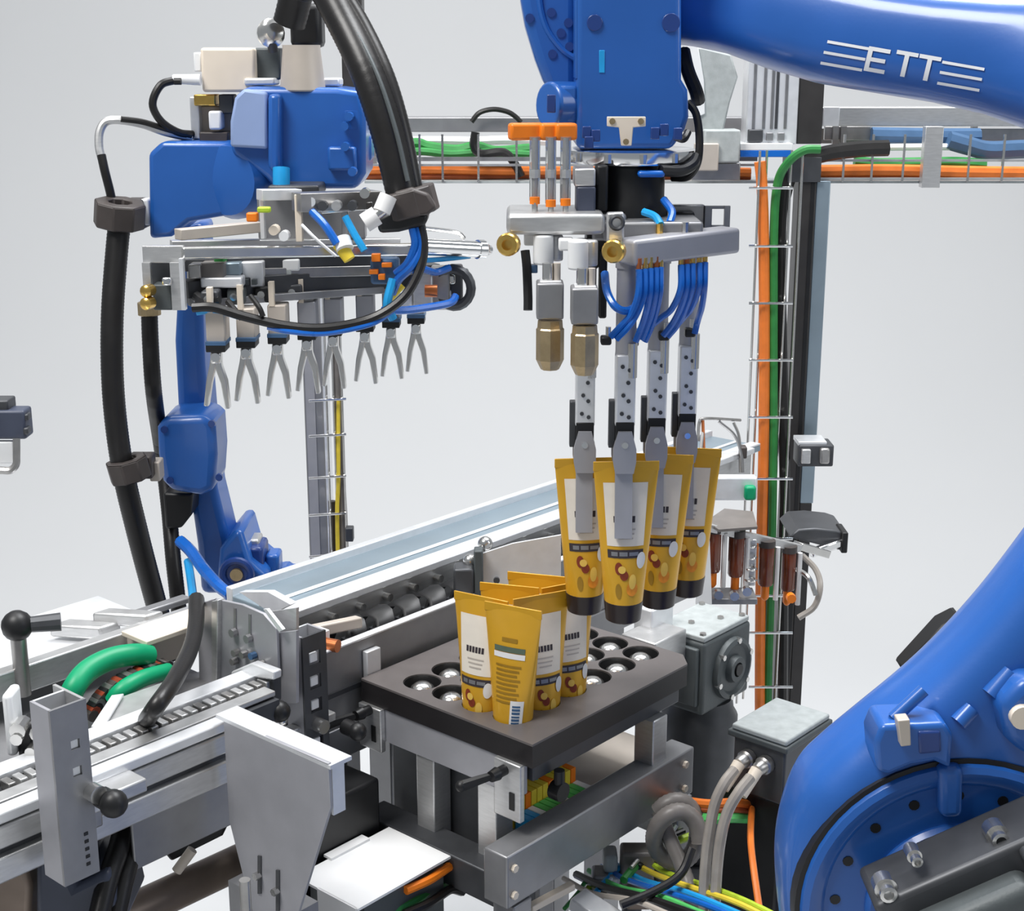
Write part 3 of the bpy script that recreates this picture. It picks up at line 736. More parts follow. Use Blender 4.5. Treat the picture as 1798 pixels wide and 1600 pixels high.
# ------------------------------------------------------------------ foreground robot
rb = thing('industrial_robot', 'large blue robot arm marked ETT reaching over the black tray', 'robot')
Cs = pd(1678, 1590, 1.16); YS = Cs.y
def ring_pts(c, r, n=40): return [c + Vector((math.cos(2 * math.pi * i / n) * r, 0, math.sin(2 * math.pi * i / n) * r)) for i in range(n)]
k_ = 1.16 / F * .97
ax = Vector((0, -1, 0))
def disc(name, mt, prof, n=56, par=rb, ang=30):
    m = MB(); m.lathe(Cs, ax, prof, n); return m.out(name, mt, par, ang=ang)
ol = [(1385, 1700), (1366, 1580), (1362, 1490), (1374, 1415), (1402, 1345), (1445, 1300), (1505, 1250), (1590, 1180), (1655, 1118), (1725, 1040), (1798, 945), (1880, 830), (1980, 680), (2080, 540), (2170, 440), (2260, 430), (2320, 500), (2300, 600), (2210, 760), (2110, 950), (2040, 1150), (2010, 1350), (1990, 1560), (1950, 1720), (1850, 1830), (1700, 1870), (1540, 1850), (1440, 1790)]
lower = MB().rslab(ol, 1.16, .10, .034, at=(1670, 1585), back=.062).out('lower_arm', 'blue', rb, ang=60)
disc('joint_disc', 'blue', [(-.02, 283 * k_), (.001, 283 * k_), (.004, 279 * k_), (.006, 268 * k_), (.004, 250 * k_), (-.001, 238 * k_), (-.001, .02)])
disc('inner_flange', 'blue', [(-.01, 165 * k_), (.002, 165 * k_), (.006, 158 * k_), (.006, .02)])
disc('joint_seal', 'black', [(-.02, 292 * k_), (.0012, 292 * k_), (.0012, 283 * k_), (-.02, 283 * k_)])
for a in range(0, 360, 21):
    t = math.radians(a + 9); c = Cs + Vector((math.cos(t), 0, math.sin(t))) * 219 * k_ + ax * -.002
    MB().cyl(c, c + ax * .0022, .0042, n=10).out('bolt_hole', 'black', rb)
def oval(c, along, hw, hd, n=28, dep=Vector((0, 1, 0)), pw=.75):
    a = along.normalized(); sx = a.cross(dep).normalized(); sd = sx.cross(a).normalized()
    f = lambda q: math.copysign(abs(q) ** pw, q)
    return [c + sx * hw * f(math.cos(2 * math.pi * i / n)) + sd * hd * f(math.sin(2 * math.pi * i / n)) for i in range(n)]
def onarm(name, mt, pix, up, dep, bev, seg=3):     # a piece standing up from the face of the arm
    m = MB(); m.prism([py_(x, y, YS - up) for x, y in pix], (0, dep, 0)); return m.out(name, mt, rb, bev=bev, seg=seg)
onarm('sensor_pocket', 'blue', [(1536, 1305), (1548, 1275), (1660, 1270), (1674, 1292), (1670, 1352), (1640, 1338), (1600, 1345), (1560, 1362), (1540, 1356)], .014, .04, .004)
onarm('pocket_cover', 'blue_dark', [(1612, 1285), (1652, 1284), (1654, 1322), (1614, 1326)], .0155, .01, .002)
onarm('pocket_clip', 'beige', [(1576, 1266), (1598, 1264), (1600, 1310), (1582, 1312)], .022, .012, .001)
onarm('disc_rib', 'blue', [(1648, 1348), (1694, 1348), (1692, 1440), (1652, 1440)], .010, .02, .006)
for q0, q1, r_ in (((1740, 1222), (1776, 1180), .008), ((1682, 1270), (1706, 1244), .007), ((1568, 1262), (1622, 1212), .005)):
    m = MB(); m.tube([py_(*q0, YS), py_(*q1, YS + .004)], r_, 12, 0); m.out('casting_rib', 'blue', rb, ang=60)
onarm('arm_boss', 'blue', [(1755, 1240), (1798, 1195), (1860, 1195), (1880, 1330), (1800, 1330), (1768, 1300)], .022, .06, .008)
m = MB(); c = py_(1797, 1262, YS - .028); m.cyl(c, c + Vector((0, .02, 0)), .009); m.out('boss_bolt', 'cream', rb)
m = MB(); m.pprism([(1582, 1180), (1655, 1100), (1690, 1082), (1690, 1110), (1610, 1185)], 1.36, .03); m.out('cable_guard', 'black', rb, bev=.004)
# black motor on the joint
a0 = math.radians(27)
ex = Vector((math.cos(a0), 0, math.sin(a0))); ez = Vector((-math.sin(a0), 0, math.cos(a0)))
mc = pd(1705, 1560, 1.11)
m = MB(); m.axbox(mc, ex * s(165, 1.11), Vector((0, .028, 0)), ez * s(88, 1.11)); m.out('motor_flange', 'darksteel', rb, bev=.005, seg=3)
m = MB(); m.axbox(mc - ez * s(26, 1.11) - ex * s(20, 1.11) + Vector((0, -.03, 0)), ex * s(112, 1.11), Vector((0, .022, 0)), ez * s(72, 1.11)); m.out('motor_cover', 'castgrey', rb, bev=.010, seg=4)
m = MB(); m.axbox(mc + ex * s(118, 1.11) + Vector((0, -.024, 0)), ex * s(22, 1.11), Vector((0, .016, 0)), ez * s(80, 1.11)); m.out('motor_rib', 'darksteel', rb, bev=.004)
for x, y in ((1556, 1562), (1752, 1468), (1776, 1556), (1606, 1505)):
    c = pd(x, y, 1.088); m = MB(); r_ = .0064 if y != 1505 else .0042
    m.cyl(c, c + Vector((0, .012, 0)), r_ * 1.35); m.lathe(c, (0, -1, 0), [(0, r_), (.008, r_), (.0085, r_ * .6), (.004, r_ * .55), (.004, .0005)], 14); m.out('motor_bolt', 'steel', rb)
# pedestal below the joint
m = MB(); q = Cs + Vector((0.05, .10, 0)); m.lathe(Vector((q.x, q.y + .05, 0)), (0, 0, 1), [(0, .20), (.03, .20), (.035, .15), (.30, .14), (.45, .15), (.60, .16), (Cs.z - .20, .15), (Cs.z - .05, .13), (Cs.z + .02, .08)], 36); m.out('pedestal', 'blue', rb)
# elbow joint and forearm
DOFF = -.11
E_ = pd(2190, 470, 1.34)
m = MB(); m.lathe(E_ + Vector((0, .09, 0)), (0, -1, 0), [(0, .10), (.01, .11), (.16, .11), (.17, .10), (.175, .02)], 36); m.out('elbow_joint', 'blue', rb)
fa = [(1160, -8, 1.73, 74, .055), (1230, -2, 1.715, 76, .056), (1300, 8, 1.69, 80, .058), (1380, 30, 1.665, 86, .060), (1460, 52, 1.64, 87, .062), (1560, 70, 1.61, 86, .063), (1660, 84, 1.58, 88, .064), (1760, 98, 1.55, 96, .066), (1860, 116, 1.52, 110, .070), (2000, 170, 1.47, 128, .075), (2120, 300, 1.42, 135, .078)]
cs = [pd(x, y, D) for x, y, D, w, d in fa]; rings = []
for i, (x, y, D, w, d) in enumerate(fa):
    rings.append(oval(cs[i], cs[min(i + 1, len(cs) - 1)] - cs[max(i - 1, 0)], s(w, D), d, pw=.68))
fore = MB().loft(rings).out('forearm', 'blue', rb, ang=60)
m = MB(); m.pprism([(1705, 30), (1775, -8), (1900, -20), (1900, 60), (1740, 50)], 1.50, .08); m.out('forearm_cover', 'blue', rb, bev=.008, seg=3)
# lettering on the forearm
def lt(o, pts): return [(o[0] + a + b * .24, o[1] + a * .175 - b) for a, b in pts]
def rect(o, a0, b0, a1, b1): return lt(o, [(a0, b1), (a1, b1), (a1, b0), (a0, b0)])
fb = bvh(fore)
oE = (1516, 124)
decal('lettering', 'white', rb, fb, [rect(oE, 0, 0, 8, 43), rect(oE, 8, 36, 38, 43), rect(oE, 8, 18, 33, 25), rect(oE, 8, 0, 36, 7)])
for ox, oy in ((1580, 134), (1620, 141)):
    decal('lettering', 'white', rb, fb, [rect((ox, oy), 0, 0, 8, 37), rect((ox, oy), -15, 37, 23, 44)])
decal('stripe', 'white', rb, fb, [rect((1440, 113), 0, 0, 73, 5)])
decal('stripe', 'white', rb, fb, [rect((1440, 113), 1, 19, 74, 24)])
decal('stripe', 'white', rb, fb, [rect((1440, 113), 3, 38, 76, 43)])
for b in (0, 19, 37):
    decal('stripe', 'white', rb, fb, [rect((1643, 148), 2, b, 76, b + 5)])
# wrist
m = MB(); m.pprism([(1012, -260), (1196, -260), (1197, 140), (1208, 158), (1210, 205), (1203, 228), (1180, 262), (1012, 262)], 1.62, .13, at=(1100, 130)); wrist = m.out('wrist_block', 'blue', rb, bev=.006, seg=3)
m = MB(); m.pprism([(1010, -265), (1022, -265), (1022, 140), (1010, 140)], 1.612, .05, at=(1016, 60)); m.out('wrist_edge', 'blue', rb, bev=.002)
m = MB(); m.pprism([(905, -250), (914, 0), (922, 45), (940, 105), (960, 158), (1014, 165), (1014, -250)], 1.675, .09, at=(960, 60)); m.out('wrist_cover', 'blue', rb, bev=.010, seg=3)
for x, y in ((930, 32), (968, 22), (985, 58), (1000, 82), (970, 95), (998, 40)):
    c = py_(x, y, pd(960, 60, 1.675).y); m = MB(); m.cyl(c + Vector((0, .004, 0)), c + Vector((0, -.0015, 0)), .0048, n=12); m.out('bolt_hole', 'blue_dark', rb)
Yw = pd(960, 60, 1.675).y
m = MB(); m.tube([py_(945, -60, Yw), py_(948, 5, Yw), py_(960, 50, Yw), py_(985, 85, Yw), py_(1010, 103, Yw)], .0035, 8); m.out('cover_seam', 'blue', rb)
m = MB(); c0 = pd(962, 185, 1.64); m.cyl(c0, pd(1014, 185, 1.66), s(38, 1.65), n=24); m.out('wrist_motor', 'blue', rb, bev=.003)
m = MB(); m.pbox(972, 150, 1014, 215, 1.63, .03); m.out('motor_bracket', 'blue', rb, bev=.004)
m = MB(); c = pd(968, 182, 1.615); m.box(c, .009, .006, .018); m.out('motor_plug', 'blue_dark', rb, bev=.001)
Y2 = pd(1100, 130, 1.62).y
for x, y, w in ((1044, 40, 13), (1178, 40, 15)):
    c = py_(x, y, Y2); m = MB(); m.cyl(c + Vector((0, .003, 0)), c + Vector((0, -.002, 0)), s(w, 1.62), n=20); m.out('wrist_cap', 'blue_dark', rb, bev=.0006)
m = MB(); m.pprism([(1065, 95), (1155, 95), (1155, 125), (1065, 125)], 1.6185, .004, at=(1100, 110)); m.out('wrist_recess', 'blue_dark', rb)
m = MB(); m.pprism([(1052, 88), (1062, 88), (1062, 128), (1052, 128)], 1.616, .004, at=(1057, 108)); m.out('wrist_rib', 'cyan', rb, bev=.0006)
m = MB(); m.pprism([(1066, 205), (1134, 205), (1134, 222), (1112, 224), (1109, 256), (1091, 256), (1087, 224), (1066, 222)], 1.606, .006, at=(1100, 225)); m.out('tee_bracket', 'cream', rb, bev=.0008)
for x, y in ((1075, 213), (1125, 213), (1099, 249)): 
    c = pd(x, y, 1.605); m = MB(); m.cyl(c, c + Vector((0, -.002, 0)), .0032, n=8); m.out('bracket_screw', 'bronze', rb)
for x, y in ((1030, 232), (1046, 238), (1150, 234), (1166, 228), (1190, 235), (1034, 250)):
    c = pd(x, y, 1.612); m = MB(); m.box(c, .009, .006, .012); m.out('wrist_plug', 'blue_dark', rb, bev=.001)
Cf = pd(1108, 272, 1.68)
m = MB(); m.lathe(Cf - Zv * .007, (0, 0, 1), [(0, .068), (.003, .070), (.013, .070), (.014, .066)], 44); m.out('tool_flange', 'chrome', rb)
for i in range(12):
    t = 2 * math.pi * i / 12 + .1; c = Cf + Vector((math.cos(t) * .069, math.sin(t) * .069, 0)); m = MB(); m.cyl(c - Zv * .0045, c + Zv * .0045, .0042, n=8); m.out('flange_bolt', 'steel', rb)
# wrist cable
m = MB(); m.ptube([(1200, 90, 1.70), (1208, 125, 1.69), (1222, 160, 1.69), (1226, 178, 1.70)], .0075, 10); m.out('wrist_cable', 'rubber', rb)
m = MB(); m.ptube([(1208, 180, 1.66), (1222, 200, 1.655), (1228, 240, 1.65), (1225, 285, 1.65), (1208, 310, 1.66), (1180, 312, 1.67)], .0042, 10); m.out('wrist_cable', 'rubber', rb)
m = MB(); m.ptube([(1185, 240, 1.63), (1200, 244, 1.625), (1208, 232, 1.63)], .004, 8); m.out('wrist_cable', 'rubber', rb)
m = MB(); m.ptube([(1160, 300, 1.62), (1195, 300, 1.63), (1215, 290, 1.64), (1222, 276, 1.65)], .006, 10); m.out('wrist_cable', 'black', rb)

# ------------------------------------------------------------------ gripper head under the wrist
gh = thing('gripper_head', 'pneumatic gripper head with brass mufflers and blue hoses under the big robot wrist', 'gripper')
m = MB(); m.lathe(pd(1106, 350, 1.67) - Zv * .03, (0, 0, 1), [(0, .040), (.028, .040), (.034, .036), (.064, .036), (.067, .040)], 30); m.out('adapter', 'black', gh)
m = MB(); m.pbox(1046, 290, 1068, 372, 1.615, .03); m.out('adapter_block', 'black', gh, bev=.003)
m = MB(); m.pbox(1008, 296, 1046, 328, 1.60, .04); m.out('valve_block', 'alu', gh, bev=.002)
m = MB(); m.pbox(1012, 328, 1046, 374, 1.605, .04); m.out('valve_block', 'navy', gh, bev=.002)
m = MB(); m.pbox(1120, 300, 1168, 312, 1.615, .02); m.out('hose_coupling', 'tube_blue', gh, bev=.003)
Y3 = pd(970, 395, 1.60).y
m = MB(); m.pprism([(889, 380), (896, 376), (1062, 376), (1062, 411), (1040, 413), (896, 413), (889, 408)], 1.58, .10, at=(970, 395)); m.out('base_plate', 'alu', gh, bev=.004)
m = MB(); m.pbox(1040, 376, 1100, 424, 1.625, .10); m.out('centre_block', 'alu_dark', gh, bev=.003)
m = MB(); m.pbox(1030, 412, 1066, 470, 1.64, .05); m.out('centre_spacer', 'black', gh, bev=.002)
m = MB(); m.pprism([(1066, 374), (1096, 373), (1096, 428), (1066, 432)], 1.565, .012); m.out('lug_plate', 'alu', gh, bev=.002)
c = pd(1083, 391, 1.562); m = MB(); m.torus(c, (0, 1, 0), .0062, .0022, 18, 6); m.out('lug_ring', 'darksteel', gh)
m = MB(); bar(m, pd(1098, 443, 1.57), pd(1284, 420, 1.64), .030, .026); m.out('manifold_bar', 'sheet', gh, bev=.004, seg=3)
m = MB(); m.pbox(1238, 362, 1250, 402, 1.68, .006); m.pbox(1272, 362, 1282, 402, 1.68, .006); m.pbox(1250, 362, 1272, 367, 1.68, .006); m.pbox(1250, 396, 1272, 402, 1.68, .006); m.out('window_bracket', 'alu_dark', gh)
m = MB(); m.pbox(1178, 360, 1238, 402, 1.685, .012); m.out('back_bracket', 'steel_mid', gh, bev=.002)
m = MB(); m.pbox(1182, 372, 1220, 395, 1.672, .02); m.out('back_block', 'black', gh, bev=.003)
m = MB(); m.pbox(1060, 390, 1235, 425, 1.605, .17); m.out('rear_plate', 'alu_dark', gh, bev=.003)
for x, y in ((1158, 405), (1203, 402)):
    m = MB(); m.pcyl(x, y - 12, y + 14, 12, 1.60, 8); m.out('hose_fitting', 'brass' if x < 1180 else 'steel', gh)
m = MB(); m.ptube([(1130, 372, 1.62), (1150, 380, 1.61), (1160, 395, 1.60)], .004, 8); m.out('air_hose', 'cyan', gh)
m = MB(); m.ptube([(1165, 350, 1.63), (1180, 372, 1.62), (1176, 392, 1.61)], .004, 8); m.out('air_hose', 'tube_blue', gh)
for x, y, D in ((893, 429, 1.575), (1078, 441, 1.553)):
    c = pd(x, y, D); m = MB(); d = (CAM - c).normalized(); d.z = 0; d = (d + Vector((-.25, 0, 0))).normalized()
    m.lathe(c + d * -.008, d, [(0, .007), (.004, .0115), (.012, .0115), (.014, .0100), (.0145, .0055), (.006, .0050), (.006, .0005)], 18); m.out('brass_plug', 'brass', gh)
# two muffler stacks
for x, dy, D in ((966, 0, 1.575), (1027, 9, 1.545)):
    m = MB(); m.pbox(x - 46, 411 + dy, x - 20, 432 + dy, D + .03, .02); m.out('side_port', 'white', gh, bev=.002)
    m = MB(); m.pcyl(x - 12, 412 + dy, 464 + dy, 34, D + .02, 14); m.out('connector', 'white', gh, bev=.002)
    m = MB(); m.pcyl(x + 10, 412 + dy, 458 + dy, 24, D + .03, 14); m.out('connector', 'alu', gh, bev=.002)
    m = MB(); m.pcyl(x - 4, 462 + dy, 500 + dy, 18, D, 12); m.out('stem', 'steel', gh)
    m = MB(); m.pcyl(x + 12, 462 + dy, 500 + dy, 12, D, 12); m.out('stem', 'beige', gh)
    m = MB(); m.pbox(x - 24, 498 + dy, x + 24, 562 + dy, D - .012, .030); m.out('valve_body', 'castgrey' if False else 'alu_dark', gh, bev=.002)
    m = MB(); m.pbox(x - 18, 494 + dy, x + 20, 500 + dy, D - .008, .022); m.out('valve_cap', 'alu_light', gh, bev=.001)
    m = MB(); top = pd(x, 562 + dy, D); h = s(82, D)
    m.lathe(top, (0, 0, -1), [(0, s(20, D)), (h * .15, s(21, D)), (h * .18, s(23, D)), (h * .80, s(23, D)), (h * .93, s(18, D)), (h, s(15, D)), (h * 1.0, .001)], 8); m.out('muffler', 'bronze', gh, ang=20)
m = MB(); m.ptube([(922, 440, 1.60), (925, 470, 1.60), (927, 520, 1.60), (927, 545, 1.60)], .0048, 10); m.out('stop_rod', 'black', gh)
m = MB(); m.pbox(930, 466, 944, 480, 1.60, .012); m.out('rod_clip', 'pipeblue', gh, bev=.001)
m = MB(); m.pbox(1052, 440, 1066, 560, 1.64, .02); m.out('spine', 'black', gh, bev=.002)
# clear sight glasses with orange caps
for x, dy in ((939, 0), (967, 5), (993, 3)):
    sg = MB(); sg.pcyl(x, 240, 352 + dy, 18, 1.60, 14); g = sg.out('sight_glass', 'glass', gh)
    m = MB(); m.pcyl(x, 242, 350 + dy, 7, 1.60, 8); m.out('piston_rod', 'steel_mid', g)
    m = MB(); m.pcyl(x, 346 + dy, 358 + dy, 17, 1.60, 14); m.out('orange_base', 'orange', g)
    m = MB(); m.pcyl(x, 356 + dy, 378, 10, 1.60, 10); m.out('mount', 'steel', g)
    m = MB(); m.pcyl(x, 298, 312, 19, 1.60, 10); m.out('collar', 'alu', g)
    m = MB(); c = pd(x, 231, 1.60); bar(m, c + Vector((-.026 if x < 950 else -.012, -.004, 0)), c + Vector((.010, .004, 0)), .016, .017); m.out('orange_cap', 'orange', g, bev=.003)
m = MB(); m.pbox(900, 218, 930, 242, 1.605, .012); m.out('cap_tip', 'white', gh, bev=.003)
DOFF = 0.0
# four gripper legs, each with two jaws, ending on a held tube
for k, p in enumerate(HP):
    x, y, D = HELD[k][0] - (5, 4, 12, 10)[k], HELD[k][1], HELD[k][2]
    topz = p.z + TH
    base = Vector((pd(x, 780, D).x, p.y, 0))
    dx = base.x
    Yk = p.y
    def zc(py__): return py_(x, py__, Yk).z
    off = (0, 0, -8, -16)[k]
    m = MB(); m.cyl(Vector((dx, Yk, zc(470 + off))), Vector((dx, Yk, zc(625 + off))), .0105, n=16); m.cyl(Vector((dx, Yk, zc(470 + off))), Vector((dx, Yk, zc(420 + off))), .012); leg = m.out('gripper_leg', 'sheet', gh)
    m = MB(); m.cyl(Vector((dx + .006, Yk - .008, zc(600 + off))), Vector((dx + .006, Yk - .008, zc(660 + off))), .0055); m.out('guide_rod', 'steel', leg)
    m = MB(); m.box(Vector((dx, Yk, (zc(620 + off) + zc(745 + off)) / 2)), 0.0205, .024, zc(620 + off) - zc(745 + off)); body = m.out('leg_body', 'alu_light', leg, bev=.002)
    for xx, yy in ((-6, 640), (6, 646), (4, 668), (-4, 690), (5, 700), (-6, 722), (6, 728)):
        c = Vector((dx + xx * .0006, Yk - .012, zc(yy + off))); m = MB(); m.cyl(c, c + Vector((0, -.0012, 0)), .0022, n=8); m.out('screw', 'darksteel', leg)
    m = MB(); m.box(Vector((dx, Yk, zc(755 + off))), .019, .026, .022); m.out('clevis', 'black', leg, bev=.001)
    if k in (1, 2, 3): pass
    m = MB(); m.box(Vector((dx - .0125, Yk + .004, zc(745 + off))), .007, .012, .05); m.out('sensor', 'darksteel', leg, bev=.001)
    # jaws: knuckle and long flat blade lying on the tube faces
    for sgn in (-1, 1):
        ztop = zc(752 + off); zk = zc(792 + off); zb = topz - .078
        yk = Yk + sgn * .010
        pts = [Vector((dx + a_, yk, z_)) for a_, z_ in ((-.007, ztop), (.007, ztop), (.0118, zk + .006), (.0118, zk - .008), (.0095, zk - .020), (-.0095, zk - .020), (-.0118, zk - .008), (-.0118, zk + .006))]
        m = MB(); m.prism(pts, (0, sgn * .007, 0))
        w0, d0 = tube_dims((zk - .02 - p.z - TC) / (TH - TC)); w1, d1 = tube_dims((zb - p.z - TC) / (TH - TC))
        n_ = 6
        prev = None
        for i in range(n_):
            za = zk - .016 + (zb - zk + .016) * i / n_; zb_ = zk - .016 + (zb - zk + .016) * (i + 1) / n_
            ya = Yk + sgn * max(.004, tube_dims(min(1, max(0, (za - p.z - TC) / (TH - TC))))[1] + .0016) if za < topz else Yk + sgn * (.010 - .006 * i)
            yb = Yk + sgn * max(.004, tube_dims(min(1, max(0, (zb_ - p.z - TC) / (TH - TC))))[1] + .0016) if zb_ < topz else Yk + sgn * (.010 - .006 * (i + 1))
            if prev is not None: ya = prev
            prev = yb
            w = .0090
            q = [Vector((dx + w * a_, yy + sgn * b_, zz_)) for zz_, yy in ((za, ya), (zb_, yb)) for b_ in (0, .006) for a_ in (-1, 1)]
            m.add(q, [[0, 1, 3, 2], [4, 6, 7, 5], [0, 4, 5, 1], [2, 3, 7, 6], [0, 2, 6, 4], [1, 5, 7, 3]])
        m.out('jaw', 'sheet', leg)
    m = MB(); c = Vector((dx, Yk - .018, zc(775 + off))); m.cyl(c, c + Vector((0, .03, 0)), .0035, n=10); m.out('jaw_pin', 'chrome', leg)
DOFF = -.11
# blue hoses from the manifold to the legs
for x0, x1, y1, D1 in ((1122, 1068, 592, 1.60), (1132, 1078, 596, 1.60), (1142, 1112, 600, 1.62), (1152, 1122, 596, 1.62), (1160, 1128, 600, 1.63),
                       (1196, 1130, 580, 1.64), (1206, 1160, 590, 1.65), (1216, 1168, 592, 1.66), (1228, 1176, 580, 1.67), (1238, 1216, 586, 1.68)):
    ym = 446 - (x0 - 1120) * .11
    D0 = 1.56 + (x0 - 1110) * .00042
    m = MB(); m.pcyl(x0, ym + 8, ym + 30, 9, D0, 8); m.out('hose_nipple', 'brass' if x0 % 3 else 'copper', gh)
    m = MB(); m.ptube([(x0, ym + 28, D0), (x0 - 1, ym + 70, D0), (x0 * .75 + x1 * .25, ym + 105, (D0 * 2 + D1) / 3), ((x0 + x1) / 2 - 2, y1 - 22, D1 - .02), (x1 + 4, y1, D1 - .015)], .0034, 8); m.out('air_hose', 'tube_blue', gh)
m = MB(); m.ptube([(1062, 480, 1.60), (1066, 512, 1.585), (1082, 540, 1.575), (1105, 545, 1.58), (1128, 528, 1.59)], .0042, 8); m.out('air_hose', 'tube_blue', gh)
for x, y, D in ((1064, 600, 1.61), (1112, 602, 1.64), (1166, 592, 1.67), (1212, 586, 1.70)):
    m = MB(); m.pbox(x - 9, y - 8, x + 10, y + 7, D, .014); m.out('elbow_fitting', 'black', gh, bev=.002)
    m = MB(); m.pcyl(x + 4, y - 26, y - 8, 9, D + .004, 10); m.out('fitting_ring', 'steel', gh)

DOFF = 0.0

# ------------------------------------------------------------------ robot behind the conveyor
r2 = thing('compact_robot', 'smaller blue robot behind the conveyor with a cream box on its forearm', 'robot')
def pp(par, name, mt, pix, D, dep, bev=0.0, at=None, seg=2): m = MB(); m.pprism(pix, D, dep, at); return m.out(name, mt, par, bev=bev, seg=seg)
def pb(par, name, mt, x0, y0, x1, y1, D, dep, bev=0.0, rz=0): m = MB(); m.pbox(x0, y0, x1, y1, D, dep, rz); return m.out(name, mt, par, bev=bev)
def pt(par, name, mt, pix, r, n=10, **k): m = MB(); m.ptube(pix, r, n, **k); return m.out(name, mt, par)
pp(r2, 'lower_arm', 'blue', [(312, 470), (352, 470), (358, 640), (366, 735), (380, 860), (402, 950), (412, 1045), (352, 1045), (345, 960), (332, 870), (312, 740), (305, 600)], 2.28, .085, .012, seg=3, at=(350, 760))
pp(r2, 'joint_cover', 'blue', [(274, 752), (288, 732), (362, 730), (376, 745), (380, 800), (376, 862), (352, 872), (300, 864), (284, 846), (276, 800)], 2.20, .10, .012, seg=3, at=(330, 800))
for x, y in ((289, 754), (299, 843), (385, 838), (372, 744)):
    c = py_(x, y, pd(330, 800, 2.20).y); m = MB(); m.cyl(c + Vector((0, .003, 0)), c - Vector((0, .003, 0)), .0055, n=10); m.out('cover_bolt', 'blue_dark', r2)
pp(r2, 'motor_can', 'black', [(286, 866), (338, 868), (336, 905), (318, 928), (290, 930)], 2.25, .07, .004)
bc = pd(478, 1030, 2.42)
m = MB(); m.lathe(Vector((bc.x, bc.y, 0)), (0, 0, 1), [(0, .13), (.02, .13), (.025, .08), (.55, .08), (.62, .085), (bc.z - .06, .085), (bc.z - .03, .08), (bc.z + .015, .075), (bc.z + .02, .02)], 36); m.out('base', 'blue', r2)
pp(r2, 'shoulder', 'blue', [(380, 1025), (385, 965), (410, 935), (424, 930), (440, 985), (470, 1010), (470, 1030)], 2.30, .12, .008, at=(420, 990))
pb(r2, 'shoulder_motor', 'blue_dark', 432, 962, 462, 1015, 2.32, .06, .006)
pb(r2, 'motor_cap', 'alu', 434, 948, 455, 964, 2.33, .04, .004)
pb(r2, 'shoulder_plug', 'blue', 466, 975, 490, 1010, 2.34, .04, .005)
pp(r2, 'base_foot', 'blue', [(455, 1030), (462, 1012), (500, 1004), (515, 1018), (508, 1040)], 2.36, .06, .006)
c = pd(416, 1008, 2.29); m = MB(); m.torus(c, (0, 1, 0), .022, .006, 20, 8); m.cyl(c, c + Vector((0, .01, 0)), .020); m.out('shoulder_seal', 'blue_dark', r2)
m = MB(); m.cyl(c + Vector((0, .0, 0)), c - Vector((0, .006, 0)), .010); m.out('shoulder_bolt', 'bronze', r2)
# elbow block and forearm head
pp(r2, 'elbow_block', 'blue', [(260, 270), (284, 248), (470, 250), (470, 332), (440, 372), (332, 390), (300, 416), (262, 420)], 2.08, .13, .007, at=(350, 330), seg=3)
pp(r2, 'elbow_plate', 'blue', [(296, 262), (388, 262), (388, 342), (296, 342)], 2.074, .01, .003, at=(340, 300))
pp(r2, 'elbow_link', 'blue', [(312, 400), (356, 390), (356, 540), (312, 545)], 2.22, .09, .010)
c = pd(292, 277, 2.072); m = MB(); m.cyl(c, c + Vector((0, .006, 0)), .005, n=8); m.out('cover_bolt', 'blue_dark', r2)
m = MB(); c0 = pd(440, 320, 2.05); m.lathe(c0 + Vector((0, .10, 0)), (-.5, -1, 0), [(0, .055), (.07, .055), (.085, .048), (.09, .02)], 30); m.out('wrist_joint', 'blue', r2)
pp(r2, 'forearm_head', 'blue', [(405, 215), (414, 168), (432, 152), (592, 154), (634, 160), (642, 200), (642, 305), (626, 332), (482, 332), (465, 312), (405, 268)], 2.04, .12, .008, at=(540, 240), seg=3)
pp(r2, 'side_cover', 'blue_pale', [(404, 214), (412, 172), (428, 156), (468, 162), (470, 262), (404, 258)], 2.02, .02, .004, at=(440, 210))
pp(r2, 'head_rib', 'blue', [(470, 165), (492, 165), (492, 310), (470, 296)], 2.018, .04, .006, at=(480, 230))
for x0, y0, x1, y1 in ((568, 172, 600, 210), (602, 190, 632, 232), (575, 258, 625, 300)):
    pb(r2, 'head_boss', 'blue', x0, y0, x1, y1, 2.034, .05, .004)
for x, y in ((612, 205), (604, 222), (605, 258), (618, 302)):
    c = pd(x, y, 2.012); m = MB(); m.cyl(c, c + Vector((0, .02, 0)), .006, n=10); m.out('head_bolt', 'blue', r2)
m = MB(); m.cyl(pd(494, 295, 2.01), pd(494, 328, 2.01), s(15, 2.01)); m.out('head_sensor', 'cyan', r2)
pb(r2, 'head_rear', 'blue', 636, 238, 652, 284, 2.10, .05, .005)
# cream box, grey box and bracket on top
pb(r2, 'junction_box', 'cream', 353, 84, 447, 162, 2.06, .08, .004)
pb(r2, 'box_flange', 'white', 340, 92, 353, 126, 2.07, .05, .002)
m = MB(); m.cyl(pd(352, 140, 2.06), pd(304, 139, 2.06), s(10, 2.06), s(8, 2.06)); m.out('plug', 'white', r2)
m = MB(); m.cyl(pd(318, 143, 2.045), pd(306, 143, 2.045), s(6, 2.06)); m.out('plug_screw', 'black', r2)
pb(r2, 'grey_box', 'castgrey', 447, 84, 492, 140, 2.08, .06, .003)
pb(r2, 'box_bracket', 'alu_light', 334, 170, 350, 245, 2.10, .05, .002)
pb(r2, 'box_shelf', 'brass', 340, 166, 378, 186, 2.085, .04, .002)
pb(r2, 'box_foot', 'white', 366, 195, 388, 228, 2.08, .03, .003)
pb(r2, 'box_foot', 'darksteel', 384, 166, 410, 200, 2.09, .03, .002)
pb(r2, 'box_plate', 'beige', 340, 186, 410, 244, 2.12, .03, .002)
pb(r2, 'mount_pad', 'brownblack', 350, 232, 400, 250, 2.09, .05, .002)
